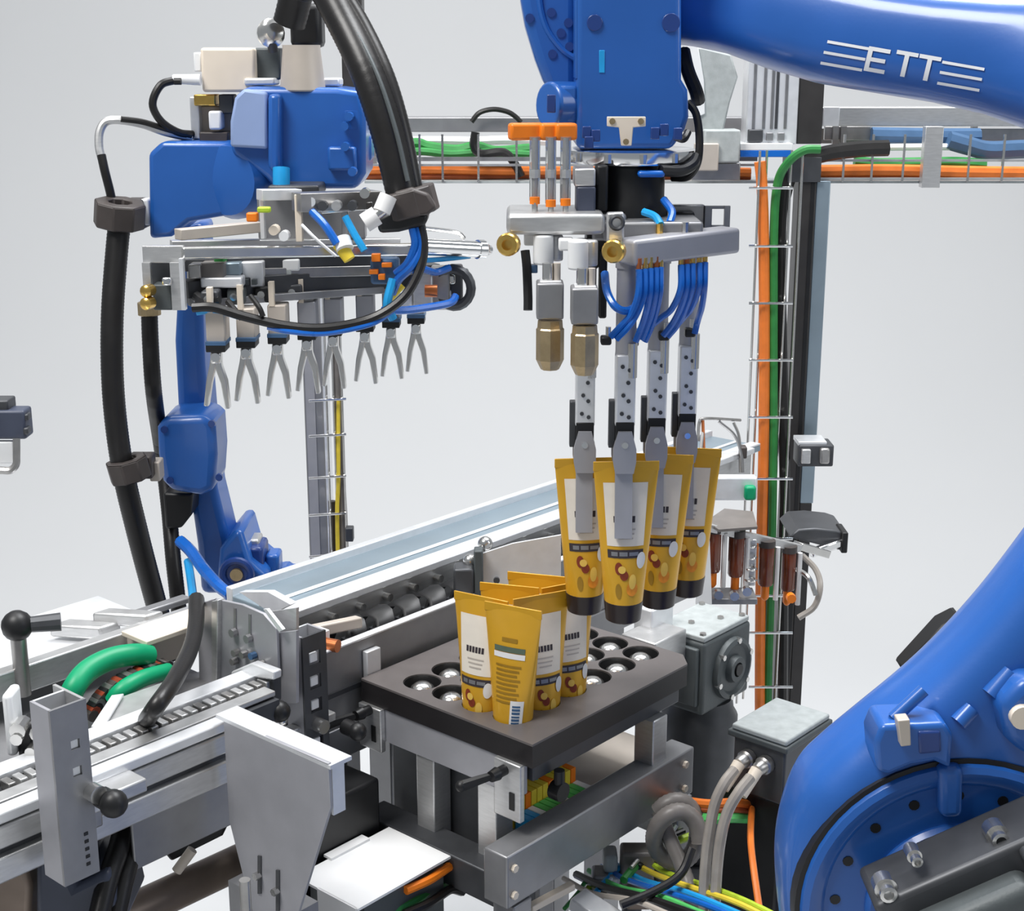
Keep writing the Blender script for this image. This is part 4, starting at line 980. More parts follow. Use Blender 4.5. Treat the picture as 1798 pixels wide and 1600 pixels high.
pb(r2, 'cap_strip', 'alu_light', 428, 137, 482, 150, 2.06, .05, .003)
pb(r2, 'cap_strip', 'alu_light', 562, 137, 596, 152, 2.06, .05, .003)
m = MB(); c = pd(532, 160, 2.05); m.lathe(c, (0, 0, 1), [(0, s(38, 2.05)), (.002, s(40, 2.05)), (s(72, 2.05), s(33, 2.05)), (s(78, 2.05), s(33, 2.05)), (s(78, 2.05), s(10, 2.05))], 28); m.out('hose_socket', 'beige', r2, ang=40)
for x in (524, 556):
    c = pd(x, 91, 2.032); m = MB(); m.cyl(c, c + Vector((0, .01, 0)), .004, n=8); m.out('socket_screw', 'darksteel', r2)
pb(r2, 'hose_gland', 'black', 508, 6, 564, 84, 2.06, .05, .008)
c = pd(476, 58, 2.05); m = MB(); m.lathe(c, (.5, -1, .1), [(-.012, .004), (-.010, .018), (0, .020), (.006, .015), (.018, .012), (.02, .004)], 18); m.out('hose_coupler', 'steel', r2)
m = MB(); m.cyl(pd(476, 70, 2.05), pd(480, 90, 2.06), .007); m.out('coupler_pin', 'darksteel', r2)
# slim cables of the forearm
pt(r2, 'signal_cable', 'rubber', [(306, 141, 2.06), (282, 150, 2.05), (268, 182, 2.05), (282, 212, 2.06), (312, 232, 2.08), (338, 236, 2.10)], .0055)
pt(r2, 'signal_cable', 'alu', [(336, 242, 2.10), (290, 232, 2.08), (250, 218, 2.07), (210, 211, 2.06), (186, 214, 2.06), (175, 232, 2.06), (174, 258, 2.06), (179, 280, 2.06)], .0060)
pt(r2, 'signal_cable', 'rubber', [(336, 238, 2.095), (290, 226, 2.07), (250, 214, 2.06), (212, 209, 2.05)], .0042)
pt(r2, 'signal_cable', 'rubber', [(178, 272, 2.058), (184, 300, 2.06), (194, 340, 2.07), (200, 375, 2.08)], .0062)

# black protective hoses
def clampring(par, c, axis, ro, ri, h, n=8, mt='brownblack'):
    m = MB(); m.lathe(c - axis.normalized() * h / 2, axis, [(0, ri), (0, ro * .94), (h * .08, ro), (h * .92, ro), (h, ro * .94), (h, ri), (0, ri)], n); return m.out('hose_clamp', mt, par, bev=.002, ang=20)
h1 = thing('protective_hose', 'thick black hose hanging in two clamps beside the compact robot', 'hose')
pt(h1, 'hose', 'rubber', [(212, 385, 2.06), (206, 430, 2.06), (197, 560, 2.06), (199, 690, 2.07), (214, 815, 2.09), (240, 930, 2.13), (272, 1052, 2.2), (300, 1150, 2.28)], .0158, 16, rib=.03, ribstep=.005)
clampring(h1, pd(210, 376, 2.06), Vector((.15, -.12, 1)), .036, .017, .036)
clampring(h1, pd(226, 824, 2.09), Vector((-.2, -.05, 1)), .030, .0155, .032)
pb(h1, 'clamp_arm', 'brownblack', 224, 802, 266, 842, 2.10, .03, .003)
pb(h1, 'clamp_arm', 'beige', 262, 812, 280, 846, 2.12, .03, .002)
pb(h1, 'clamp_arm', 'brownblack', 215, 352, 250, 404, 2.09, .05, .003)
pb(h1, 'clamp_mount', 'white', 246, 350, 262, 396, 2.10, .03, .003)
h2 = thing('protective_hose', 'slimmer black hose running close along the blue lower arm', 'hose')
pt(h2, 'hose', 'rubber', [(262, 540, 2.16), (264, 600, 2.16), (270, 690, 2.17), (284, 790, 2.30), (296, 890, 2.30), (304, 980, 2.28), (312, 1052, 2.28), (320, 1140, 2.3)], .0122, 14, rib=.03, ribstep=.005)
clampring(h2, pd(262, 542, 2.16), Vector((0, 0, 1)), .017, .0125, .02, 12, 'bronze')
h3 = thing('protective_hose', 'thick black hose arching down from the forearm to the multi gripper', 'hose')
pt(h3, 'hose', 'rubber', [(508, 40, 2.02), (528, -25, 1.99), (562, -30, 1.96), (606, 45, 1.94), (648, 135, 1.92), (680, 230, 1.92), (704, 325, 1.93), (712, 365, 1.94)], .0225, 18, rib=.025, ribstep=.006)
pt(h3, 'seam_highlight', 'castgrey', [(560, -30, 1.944), (616, 40, 1.921), (662, 130, 1.900), (694, 226, 1.900), (716, 318, 1.908)], .0030, 8)  # seam line in paler grey, the hose highlight put into its colour
pt(h3, 'hose', 'rubber', [(590, -30, 1.95), (636, 45, 1.94), (678, 135, 1.925), (706, 230, 1.925), (724, 318, 1.93), (732, 360, 1.94)], .0120, 14, rib=.025, ribstep=.006)
clampring(h3, pd(716, 356, 1.94), Vector((.25, .0, -1)), .040, .024, .036, 9)
pp(h3, 'clamp_lip', 'brownblack', [(690, 338), (722, 330), (752, 340), (766, 365), (752, 378), (702, 384)], 1.90, .03, .004)
pp(h3, 'clamp_body', 'black', [(660, 385), (690, 368), (752, 376), (748, 396), (700, 408), (665, 410)], 1.915, .05, .005)

# ------------------------------------------------------------------ multi gripper tool of the compact robot
mg = thing('multi_gripper', 'row gripper tool with eight scissor jaws hanging from the compact robot', 'gripper')
def pbar(name, mt, a, b, w, h, bev=.001): m = MB(); bar(m, pd(*a), pd(*b), w, h); return m.out(name, mt, mg, bev=bev)
pbar('main_rail', 'steel', (318, 444, 1.90), (845, 436, 2.06), .018, .016, .003)
pbar('main_rail', 'alu', (300, 430, 1.97), (700, 425, 2.08), .02, .012)
pbar('upper_rail', 'beige', (312, 412, 1.93), (455, 398, 2.00), .02, .014)
pbar('upper_rail', 'steel_mid', (520, 355, 1.93), (662, 350, 1.99), .03, .024)
pbar('upper_rail', 'alu_light', (455, 342, 1.93), (525, 341, 1.96), .02, .014)
pbar('upper_rail', 'steel', (560, 368, 1.95), (650, 360, 1.98), .02, .010)
pbar('web', 'darksteel', (320, 464, 1.95), (720, 455, 2.07), .03, .016)
pbar('lower_rail', 'steel_mid', (330, 482, 1.95), (735, 472, 2.07), .02, .014)
pbar('lower_rail', 'darksteel', (325, 512, 1.94), (765, 480, 2.11), .03, .030)
pbar('lower_rail', 'alu_dark', (335, 532, 1.925), (770, 500, 2.12), .024, .010)
pb(mg, 'mounting_plate', 'alu_dark', 452, 345, 640, 420, 2.03, .03, .002)
pb(mg, 'mounting_post', 'cream', 518, 342, 530, 425, 1.935, .012, .001)
pb(mg, 'mounting_post', 'alu_light', 456, 346, 464, 420, 1.95, .012, .001)
pb(mg, 'mounting_post', 'steel_mid', 600, 372, 612, 440, 1.97, .012, .001)
pb(mg, 'coupling_flange', 'darksteel', 470, 326, 560, 345, 1.99, .08, .003)
for x, y, mt in ((545, 355, 'alu_light'), (566, 362, 'darksteel'), (590, 362, 'alu'), (618, 362, 'darksteel'), (640, 340, 'steel'), (480, 405, 'cream'), (498, 415, 'white')):
    c = pd(x, y, 1.925); m = MB(); m.cyl(c, c + Vector((0, .02, 0)), .0065, n=12); m.out('rail_screw', mt, mg)
# frame plate with a square window at the near end
pb(mg, 'end_plate', 'alu', 250, 432, 322, 462, 1.90, .010, .001)
pb(mg, 'end_plate', 'alu', 250, 462, 264, 502, 1.90, .010)
pb(mg, 'end_plate', 'alu', 300, 462, 318, 545, 1.90, .010)
pb(mg, 'end_plate_edge', 'alu_light', 316, 455, 323, 545, 1.895, .012)
pb(mg, 'end_block', 'darksteel', 264, 462, 300, 500, 1.93, .03)
pb(mg, 'end_block', 'castgrey', 268, 500, 302, 545, 1.91, .03, .002)
pb(mg, 'end_fitting', 'chrome', 284, 488, 300, 502, 1.89, .012, .002)
for y in (511, 533):
    c = pd(258, y, 1.89); m = MB(); m.lathe(c, (-.3, -1, 0), [(-.01, .008), (.004, .008), (.006, .006), (.007, .001)], 14); m.out('brass_plug', 'brass', mg)
# valve blocks along the rail
for x0, y0, x1, y1, mt in ((352, 462, 392, 490, 'conduit'), (376, 452, 394, 486, 'green_cable'), (392, 462, 422, 484, 'postblue'), (352, 488, 424, 506, 'alu_light'), (424, 460, 462, 505, 'alu_light'), (474, 456, 525, 476, 'white'), (482, 472, 512, 500, 'castlight'), (512, 478, 530, 492, 'steel'), (330, 465, 352, 490, 'steel_mid'), (540, 474, 580, 500, 'steel_mid'), (604, 486, 650, 516, 'castgrey'), (585, 482, 602, 514, 'black')):
    pb(mg, 'valve_block', mt, x0, y0, x1, y1, 1.925 + (x0 - 350) * .0005, .03, .002)
for x, y in ((433, 495), (447, 495)):
    c = pd(x, y, 1.958); m = MB(); m.box(c, .006, .01, .007); m.out('valve_port', 'castgrey', mg)
pb(mg, 'orange_marker', 'orange', 432, 374, 452, 390, 1.91, .012, .002)
pb(mg, 'yellow_marker', 'yellowgreen', 451, 364, 474, 374, 1.905, .012, .002)
pb(mg, 'orange_marker', 'orange', 652, 446, 668, 460, 1.95, .01, .001); pb(mg, 'orange_marker', 'orange', 670, 462, 688, 470, 1.95, .01, .001)
pb(mg, 'orange_marker', 'orange', 648, 474, 664, 482, 1.95, .01, .001); pb(mg, 'orange_marker', 'orange', 664, 482, 676, 492, 1.95, .01, .001)
pb(mg, 'hose_cluster', 'pipeblue', 650, 455, 700, 500, 1.96, .03, .004)
m = MB(); m.cyl(pd(596, 428, 1.93), pd(614, 456, 1.93), .010, .008); m.out('yellow_plug', 'yellow', mg)
m = MB(); m.cyl(pd(600, 420, 1.93), pd(606, 438, 1.925), .0115); m.out('plug_sleeve', 'white', mg)
m = MB(); m.cyl(pd(706, 500, 1.96), pd(684, 524, 1.96), .0055); m.out('yellow_plug', 'yellow', mg)
m = MB(); m.cyl(pd(682, 344, 1.89), pd(670, 372, 1.89), .0115); m.out('clear_coupling', 'badge', mg)
m = MB(); m.cyl(pd(662, 378, 1.89), pd(640, 392, 1.89), .0125); m.out('clear_coupling', 'badge', mg)
m = MB(); m.cyl(pd(676, 366, 1.89), pd(654, 382, 1.89), .007); m.out('coupling_neck', 'steel', mg)
# chrome rod and the cluster at the far end
m = MB(); a_, b_ = pd(736, 433, 2.00), pd(838, 438, 2.05); m.cyl(a_, b_, .0115); m.lathe(b_, b_ - a_, [(0, .0135), (.010, .0135), (.014, .009), (.022, .006), (.023, .001)], 16); m.out('chrome_cylinder', 'chrome', mg)
pt(mg, 'thin_rod', 'steel', [(738, 400, 2.02), (800, 408, 2.04), (815, 418, 2.05)], .003, 8)
pt(mg, 'air_hose', 'cyan', [(735, 458, 2.0), (780, 455, 2.03), (825, 450, 2.05)], .0035, 8)
for x0, y0, x1, y1, mt in ((724, 478, 760, 540, 'alu'), (756, 470, 790, 545, 'steel_mid'), (788, 468, 812, 540, 'darksteel'), (768, 482, 800, 500, 'steel'), (768, 510, 792, 526, 'white'), (728, 495, 752, 532, 'alu_light'), (812, 476, 822, 490, 'castgrey'), (690, 512, 722, 545, 'alu_light')):
    pb(mg, 'end_valve', mt, x0, y0, x1, y1, 2.04 + (x0 - 724) * .0003, .03, .003)
m = MB(); m.cyl(pd(746, 511, 2.01), pd(768, 511, 2.01), .0085); m.out('copper_coil', 'copper', mg)
m = MB(); c = pd(796, 505, 2.05); m.torus(c, (.3, 1, 0), .026, .007, 20, 8); m.out('end_ring', 'darksteel', mg)
for pth, r_, mt in (([(672, 545, 1.96), (710, 545, 1.98), (750, 540, 2.0), (790, 532, 2.02), (800, 520, 2.03)], .0055, 'tube_blue'),
                    ([(725, 480, 2.0), (740, 472, 2.0), (765, 478, 2.02), (790, 470, 2.03)], .005, 'tube_blue'),
                    ([(732, 400, 1.93), (738, 430, 1.93), (725, 465, 1.93), (700, 490, 1.94), (688, 515, 1.95)], .006, 'tube_blue'),
                    ([(724, 402, 1.925), (728, 430, 1.925), (715, 462, 1.93), (695, 480, 1.94)], .005, 'tube_blue'),
                    ([(738, 392, 1.93), (744, 435, 1.93), (735, 478, 1.93), (706, 525, 1.93), (650, 560, 1.93), (570, 576, 1.92), (500, 572, 1.91), (430, 556, 1.90), (375, 540, 1.89), (338, 540, 1.89)], .0062, 'rubber'),
                    ([(690, 545, 1.94), (650, 569, 1.93), (570, 585, 1.92), (510, 582, 1.91), (470, 574, 1.91)], .0042, 'tube_blue'),
                    ([(420, 556, 1.90), (380, 545, 1.90), (345, 548, 1.90)], .0045, 'cyan'),
                    ([(548, 372, 1.93), (570, 395, 1.92), (592, 428, 1.92)], .0055, 'tube_blue'),
                    ([(606, 380, 1.93), (622, 410, 1.93), (640, 440, 1.93)], .0050, 'cyan'),
                    ([(530, 395, 1.92), (555, 420, 1.915), (590, 450, 1.92)], .0022, 'alu_light'),
                    ([(400, 530, 1.91), (415, 548, 1.90), (425, 560, 1.90)], .004, 'rubber'),
                    ([(440, 520, 1.91), (455, 540, 1.90), (462, 556, 1.90)], .0035, 'rubber'),
                    ([(690, 490, 1.94), (680, 535, 1.94), (690, 560, 1.95)], .006, 'cyan'),
                    ([(345, 520, 1.92), (360, 530, 1.91), (385, 528, 1.91)], .007, 'black')):
    pt(mg, 'air_hose' if mt != 'rubber' else 'cable', mt, pth, r_, 8)
for i, x0 in enumerate((352, 398, 446, 500, 548, 596)):
    y0 = 512 - i * 4; pb(mg, 'sensor_block', ['darksteel', 'castgrey', 'black'][i % 3], x0, y0, x0 + 30, y0 + 28, 1.905 + i * .03, .03, .003)
    c = pd(x0 + 12, y0 + 14, 1.90 + i * .03); m = MB(); m.cyl(c, c + Vector((0, .01, 0)), .005, n=10); m.out('sensor_screw', 'steel', mg)
# eight scissor grippers
xs = [378, 431, 486, 538, 584, 640, 686, 730]
for i, x in enumerate(xs):
    q = i / 7; D = 1.915 + .25 * q; k = D / 1.915
    yh = 604 - 48 * q; yt = yh + 114 / k; w = 17 / k
    m = MB(); m.pbox(x - w, yh - 56 / k, x + w, yh - 2, D - .012, .034); unit = m.out('gripper_unit', 'beige' if i < 3 else 'sheet', mg, bev=.002)
    m = MB(); m.pbox(x - w * .9, yh - 98 / k, x - w * .35, yh - 54 / k, D - .022, .012); m.out('unit_stem', 'cream', unit)
    m = MB(); m.pbox(x - w * 1.05, yh - 3, x + w * 1.05, yh + 3, D - .014, .038); m.out('unit_strip', 'pipeblue', unit)
    m = MB(); m.pbox(x - w, yh + 2, x + w, yh + 15 / k, D - .012, .034); m.out('unit_collar', 'black', unit, bev=.001)
    m = MB(); m.pbox(x - w * .55, yh + 14 / k, x + w * .55, yh + 36 / k, D, .018); m.out('unit_hub', 'steel', unit, bev=.003)
    m = MB(); c = pd(x, yh + 24 / k, D - .002); m.cyl(c, c + Vector((0, .02, 0)), .006, n=12); m.out('hub_pin', 'chrome', unit)
    Yg = pd(x, yh, D + .002).y
    for sgn, tipx, ln in ((-1, -17, .96), (1, 22, 1.0)):
        yt_ = yh + (yt - yh) * ln
        f = lambda a_, b_: py_(x + a_ / k, b_, Yg)
        pts = [f(sgn * -1, yh + 16 / k), f(sgn * 8, yh + 18 / k), f(sgn * 11, yh + 40 / k), f(tipx * .72 + sgn * 4, yh + 66 / k), f(tipx + sgn * 3.5, yt_), f(tipx - sgn * 4.5, yt_ + 1), f(tipx * .62 - sgn * 4, yh + 70 / k), f(sgn * 0, yh + 44 / k)]
        m = MB(); m.prism(pts, (0, .013, 0)); m.out('scissor_jaw', 'steel', unit, bev=.0012)

# ------------------------------------------------------------------ overhead gantry with cable tray
YB = 2.75
def zpix(y, Y=YB): return py_(899, y, Y).z
def xpix(x, y, Y=YB): return py_(x, y, Y).x
def hbar(par, name, mt, x0, x1, y0, y1, Y=YB, dep=.03, bev=.001):
    ym = (y0 + y1) / 2
    z1, z0 = zpix(y0, Y), zpix(y1, Y); a, b = xpix(x0, ym, Y), xpix(x1, ym, Y)
    return MB().box(((a + b) / 2, Y + dep / 2, (z0 + z1) / 2), b - a, dep, z1 - z0).out(name, mt, par, bev=bev)
gt = thing('overhead_gantry', 'grey overhead gantry with hanging wire cable tray joining the two posts', 'gantry')
hbar(gt, 'beam', 'alu_dark', 545, 1325, 206, 232, dep=.06, bev=.002)
hbar(gt, 'beam', 'alu', 1440, 1900, 188, 222, dep=.06, bev=.002)
hbar(gt, 'beam_end', 'alu_light', 1446, 1474, 188, 222, Y=YB - .004, dep=.01)
hbar(gt, 'upper_post', 'postdark', 598, 636, -120, 206, dep=.05, bev=.002)
hbar(gt, 'tray_edge', 'alu_dark', 640, 1330, 276, 283, Y=YB - .10, dep=.006, bev=0)
hbar(gt, 'tray_edge', 'alu', 640, 1330, 288, 292, Y=YB - .11, dep=.006, bev=0)
hbar(gt, 'tray_floor', 'castlight', 640, 1372, 318, 322, Y=YB - .11, dep=.11, bev=0)
hbar(gt, 'tray_floor', 'castlight', 1446, 1900, 318, 322, Y=YB - .11, dep=.11, bev=0)
hbar(gt, 'tray_edge', 'alu', 1440, 1900, 280, 284, Y=YB - .11, dep=.006, bev=0)
hbar(gt, 'tray_edge', 'alu', 1440, 1900, 312, 316, Y=YB - .115, dep=.006, bev=0)
hbar(gt, 'tray_back', 'steel_mid', 1440, 1900, 226, 252, Y=YB + .02, dep=.006, bev=0)
for x in (735, 775, 838, 905, 1480, 1530, 1585, 1700, 1760):
    hbar(gt, 'tray_wire', 'steel', x, x + 4, 236, 320, Y=YB - .116, dep=.004, bev=0)
hbar(gt, 'hanger', 'alu', 1622, 1654, 222, 330, Y=YB - .13, dep=.02, bev=.001)
hbar(gt, 'hanger', 'alu_dark', 640, 660, 232, 322, Y=YB, dep=.03, bev=.001)
hbar(gt, 'side_plate', 'steel_mid', 1448, 1530, 222, 246, Y=YB - .02, dep=.01, bev=.001)
for x in (1462, 1476, 1705):
    hbar(gt, 'side_lug', 'steel_mid', x, x + 10, 222, 275, Y=YB - .03, dep=.01, bev=0)
def hcable(label, mt, pts, Y, r, grp=None, cat='cable', name='cable'):
    o = MB().tube([py_(x, y, Y) for x, y in pts], r, 8).out(name, mt); tag(o, label, cat, grp); return o
hcable('orange cable lying in the overhead tray left of the grooved post', 'orange_cable', [(640, 298), (760, 297), (900, 300), (1100, 299), (1318, 303)], YB - .08, .0085)
hcable('dull rust cable below the orange one in the overhead tray', 'orange_dull', [(640, 309), (780, 310), (950, 308), (1318, 311)], YB - .075, .0065)
hcable('green cable looping in the overhead tray near the black hose', 'green_cable', [(690, 262), (730, 252), (752, 258), (800, 264), (836, 258), (870, 266), (930, 262)], YB - .06, .010)
hcable('second green cable under the looping one in the overhead tray', 'green_cable', [(690, 270), (740, 266), (790, 271), (850, 268), (940, 272)], YB - .075, .007)
hcable('white conduit lying along the overhead tray under the grey beam', 'white', [(700, 248), (760, 247), (830, 248), (890, 246), (960, 248)], YB - .03, .008)
hcable('black cable bowed above the overhead beam', 'rubber', [(828, 214), (842, 198), (866, 192), (890, 196), (904, 204), (915, 215)], YB - .02, .0045)
hcable('black cable crossing the overhead tray downward', 'rubber', [(835, 232), (832, 256), (845, 270), (885, 268), (905, 290), (915, 310)], YB - .09, .0075)
hcable('orange cable in the overhead tray right of the post', 'orange_cable', [(1440, 300), (1560, 299), (1700, 302), (1900, 304)], YB - .085, .0105)
hcable('rust red cable at the bottom of the overhead tray beside the hanger', 'orange_dull', [(1440, 311), (1560, 310), (1720, 312), (1900, 314)], YB - .08, .0065)
hcable('green cable bundle in the overhead tray right of the post', 'green_cable', [(1500, 284), (1540, 288), (1600, 287), (1680, 286), (1730, 290)], YB - .07, .0105)
hcable('slate blue pipe behind the hanger in the overhead tray', 'pipeblue', [(1530, 238), (1640, 240), (1720, 240)], YB - .03, .015, cat='pipe', name='pipe')
hcable('slate blue pipe elbow at the far end of the overhead tray', 'pipeblue', [(1665, 246), (1700, 256), (1735, 264), (1800, 262), (1900, 262)], YB - .055, .0165, cat='pipe', name='pipe')
hcable('white conduit right of the post in the overhead tray', 'white', [(1545, 259), (1620, 258), (1670, 258)], YB - .055, .006)
hcable('black cable bundle bending into the post cable ladder', 'rubber', [(1375, 345), (1385, 312), (1410, 285), (1450, 270), (1510, 262), (1560, 260)], YB - .12, .014)

# pale cover and box behind the wrist
wc = thing('pale_cover', 'pale grey angular cover behind the big robot wrist', 'cover')
Yc = YB - .16
m = MB(); m.prism([py_(x, y, Yc) for x, y in [(1202, 80), (1236, 84), (1284, 96), (1296, 135), (1282, 180), (1270, 232), (1230, 232), (1228, 160)]], (0, .04, 0)); m.out('cover_body', 'castlight', wc, bev=.003)
m = MB(); m.prism([py_(x, y, Yc - .004) for x, y in [(1200, 76), (1226, 82), (1236, 140), (1238, 200), (1226, 205), (1218, 150)]], (0, .01, 0)); m.out('cover_edge', 'white', wc, bev=.001)
hbar(wc, 'box', 'castlight', 1236, 1300, 228, 286, Y=YB - .19, dep=.06, bev=.003)
hbar(wc, 'box_shelf', 'steel_mid', 1215, 1300, 286, 318, Y=YB - .17, dep=.04, bev=.002)
hbar(wc, 'box_panel', 'beige', 1220, 1262, 252, 300, Y=YB - .20, dep=.02, bev=.002)

# ------------------------------------------------------------------ posts
YR = 2.62
def vpost(par, name, mt, x0, x1, yref, z0, z1, Y, dep, bev=.0015):
    a, b = xpix(x0, yref, Y), xpix(x1, yref, Y)
    return MB().box(((a + b) / 2, Y + dep / 2, (z0 + z1) / 2), b - a, dep, z1 - z0).out(name, mt, par, bev=bev)
rp = thing('frame_post', 'dark grooved machine post carrying orange and green cables', 'post')
zt_ = zpix(318, YR)
vpost(rp, 'post_core', 'postdark', 1384, 1414, 700, .012, zt_, YR, .05)
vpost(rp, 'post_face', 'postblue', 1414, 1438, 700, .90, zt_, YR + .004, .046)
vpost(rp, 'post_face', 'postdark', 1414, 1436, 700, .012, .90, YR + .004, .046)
vpost(rp, 'post_groove', 'black', 1405, 1411, 700, .012, zt_, YR - .001, .002, 0)
vpost(rp, 'foot_plate', 'darksteel', 1360, 1460, 900, 0, .012, YR - .02, .10)
ztop = zpix(-60, YR)
vpost(rp, 'upper_profile', 'alu_light', 1312, 1402, 180, zpix(252, YR), ztop, YR - .02, .06, .002)
vpost(rp, 'upper_face', 'postdark', 1402, 1446, 180, zpix(252, YR), ztop, YR - .015, .055, .001)
for x in (1322, 1340, 1354, 1362, 1378): vpost(rp, 'profile_groove', 'steel_mid' if x != 1362 else 'darksteel', x, x + 5, 180, zpix(225, YR), ztop, YR - .0215, .002, 0)
vpost(rp, 'connector', 'darksteel', 1314, 1340, 238, zpix(248, YR), zpix(226, YR), YR - .03, .02, .002)
for x in (1346, 1366): vpost(rp, 'connector', 'alu_dark', x, x + 12, 238, zpix(246, YR), zpix(232, YR), YR - .026, .02, .001)
hbar(rp, 'cap_strip', 'white', 1300, 1392, 252, 264, Y=YR - .04, dep=.08, bev=.001)
hbar(rp, 'blue_strip', 'tube_blue', 1300, 1390, 264, 276, Y=YR - .04, dep=.06, bev=.001)
hbar(rp, 'joint_plate', 'darksteel', 1384, 1442, 276, 320, Y=YR - .005, dep=.06, bev=.001)
pb(rp, 'side_clamp', 'darksteel', 1402, 782, 1464, 820, 2.60, .05, .003)
pb(rp, 'clamp_face', 'alu', 1408, 790, 1424, 815, 2.592, .02, .002)
pb(rp, 'clamp_nut', 'steel_mid', 1440, 788, 1458, 816, 2.592, .02, .004)
pb(rp, 'clamp_lip', 'alu_light', 1402, 776, 1452, 784, 2.60, .05, .001)
# wire ladder with cables
YL = YR - .10
ld = thing('wire_ladder', 'upright wire cable ladder fixed beside the dark machine post', 'cable ladder')
for x in (1316, 1331, 1373, 1388):
    m = MB(); a = xpix(x, 700, YL); m.cyl((a, YL + (.02 if x in (1331, 1373) else 0), zpix(1235, YL)), (a, YL + (.02 if x in (1331, 1373) else 0), zpix(265, YL)), .0022, n=8); m.out('ladder_wire', 'steel', ld)
for k, y in enumerate((330, 432, 532, 632, 732, 840, 945, 1045, 1110, 1205)):
    z_ = zpix(y, YL); m = MB()
    a, b = xpix(1314, y, YL), xpix(1391, y, YL)
    m.tube([Vector((a, YL - .004, z_)), Vector((b, YL - .004, z_))], .0026, 8, 0); m.out('ladder_rung', 'chrome', ld)
def vcable(label, mt, pts, r):
    o = MB().tube([py_(x, y, Y) for x, y, Y in pts], r, 10).out('cable', mt); return tag(o, label, 'cable')
vcable('thick orange cable running down the wire ladder', 'orange_cable', [(1334, 284, YL + .012), (1338, 330, YL + .012), (1341, 430, YL + .012), (1342, 600, YL + .012), (1341, 760, YL + .012), (1338, 900, YL + .012), (1335, 1060, YL + .012), (1334, 1230, YL + .012), (1335, 1300, YL + .012)], .0095)
vcable('green cable arching from the overhead tray down the wire ladder', 'green_cable', [(1440, 262, YL - .02), (1412, 264, YL - .02), (1385, 284, YL - .01), (1366, 320, YL + .01), (1359, 400, YL + .014), (1358, 560, YL + .014), (1358, 760, YL + .014), (1356, 920, YL + .014), (1352, 1080, YL + .014), (1348, 1230, YL + .014), (1350, 1400, YL), (1352, 1500, YL - .1), (1375, 1580, YL - .3)], .0075)
vcable('rust coloured cable beside the thick orange one on the wire ladder', 'orange_dull', [(1349, 430, YL + .028), (1350, 600, YL + .026), (1350, 800, YL + .026), (1346, 1000, YL + .026), (1344, 1240, YL + .026)], .0065)
vcable('black cable at the back of the wire ladder', 'rubber', [(1376, 330, YL + .03), (1370, 420, YL + .03), (1372, 600, YL + .03), (1378, 850, YL + .03), (1376, 960, YL + .03), (1374, 1240, YL + .03)], .010)

lp = thing('frame_post', 'pale grey machine post behind the compact robot base', 'post')
YP = 2.70
vpost(lp, 'post_core', 'alu_dark', 541, 574, 900, .012, zpix(232), YP, .05, .002)
vpost(lp, 'post_face', 'sheet', 544, 560, 900, .02, zpix(240), YP - .002, .01, 0)
vpost(lp, 'post_edge', 'alu_light', 574, 581, 900, .012, zpix(232), YP + .002, .045, 0)
vpost(lp, 'foot_plate', 'darksteel', 510, 610, 900, 0, .012, YP - .02, .10)
l2 = thing('wire_ladder', 'narrow wire cable ladder beside the pale grey post', 'cable ladder')
YQ = YP - .05
for x in (580, 592, 607):
    m = MB(); a = xpix(x, 900, YQ); m.cyl((a, YQ, .0), (a, YQ, zpix(420, YQ)), .002, n=8); m.out('ladder_wire', 'steel', l2)
for y in (700, 762, 835, 900, 972):
    m = MB(); z_ = zpix(y, YQ); m.tube([Vector((xpix(545, y, YQ), YQ - .02, z_)), Vector((xpix(608, y + 4, YQ), YQ - .004, z_))], .0026, 8, 0); m.out('ladder_rung', 'chrome', l2)
vcable('dark cable in the narrow ladder beside the pale post', 'conduit', [(590, 560, YQ + .01), (592, 700, YQ + .01), (596, 800, YQ + .01), (602, 900, YQ + .01), (606, 1010, YQ + .01)], .0085)
vcable('yellow cable in the narrow ladder beside the pale post', 'yellow', [(594, 700, YQ + .004), (594, 840, YQ), (592, 900, YQ), (594, 1010, YQ)], .0040)
vcable('brown black cable behind the yellow one in the narrow ladder', 'brownblack', [(583, 880, YQ + .016), (585, 940, YQ + .016), (586, 1012, YQ + .016), (590, 1300, YQ + .016), (600, 1690, YQ + .016)], .0075)
pb(l2, 'ladder_clip', 'darksteel', 606, 928, 620, 952, 2.74, .02, .002)

# ------------------------------------------------------------------ parts right of the tray
gm = thing('gear_motor', 'grey cast gear motor standing behind the tray corner', 'motor')
m = MB(); m.ubox(.435, .548, .075, .158, .855, .958); m.out('gear_case', 'castgrey', gm, bev=.005, seg=3)
m = MB(); m.ubox(.437, .546, .077, .156, .958, .966); m.out('case_top', 'castlight', gm, bev=.002)
c = L(.50, .074, .905)
m = MB(); m.lathe(c, -V, [(-.004, .044), (.006, .042), (.008, .036), (.004, .032), (.004, .02), (.012, .017), (.012, .010), (.002, .009), (.002, .001)], 30); m.out('bearing_cover', 'castgrey', gm)
m = MB(); m.cyl(c - V * .004, c - V * .014, .008); m.out('shaft_end', 'black', gm)
for a in range(0, 360, 60):
    t = math.radians(a + 20); q = c + U * math.cos(t) * .039 + Zv * math.sin(t) * .039; m = MB(); m.cyl(q, q - V * .009, .0042, n=6); m.out('bolt', 'steel', gm)
for u, v in ((.444, .084), (.538, .084), (.444, .149), (.538, .149), (.47, .12), (.51, .10)):
    m = MB(); m.cyl(L(u, v, .966), L(u, v, .969), .0045, n=6); m.out('bolt', 'steel_mid', gm)
m = MB(); m.ubox(.428, .436, .082, .15, .868, .95); m.out('side_cover', 'castgrey', gm, bev=.002)
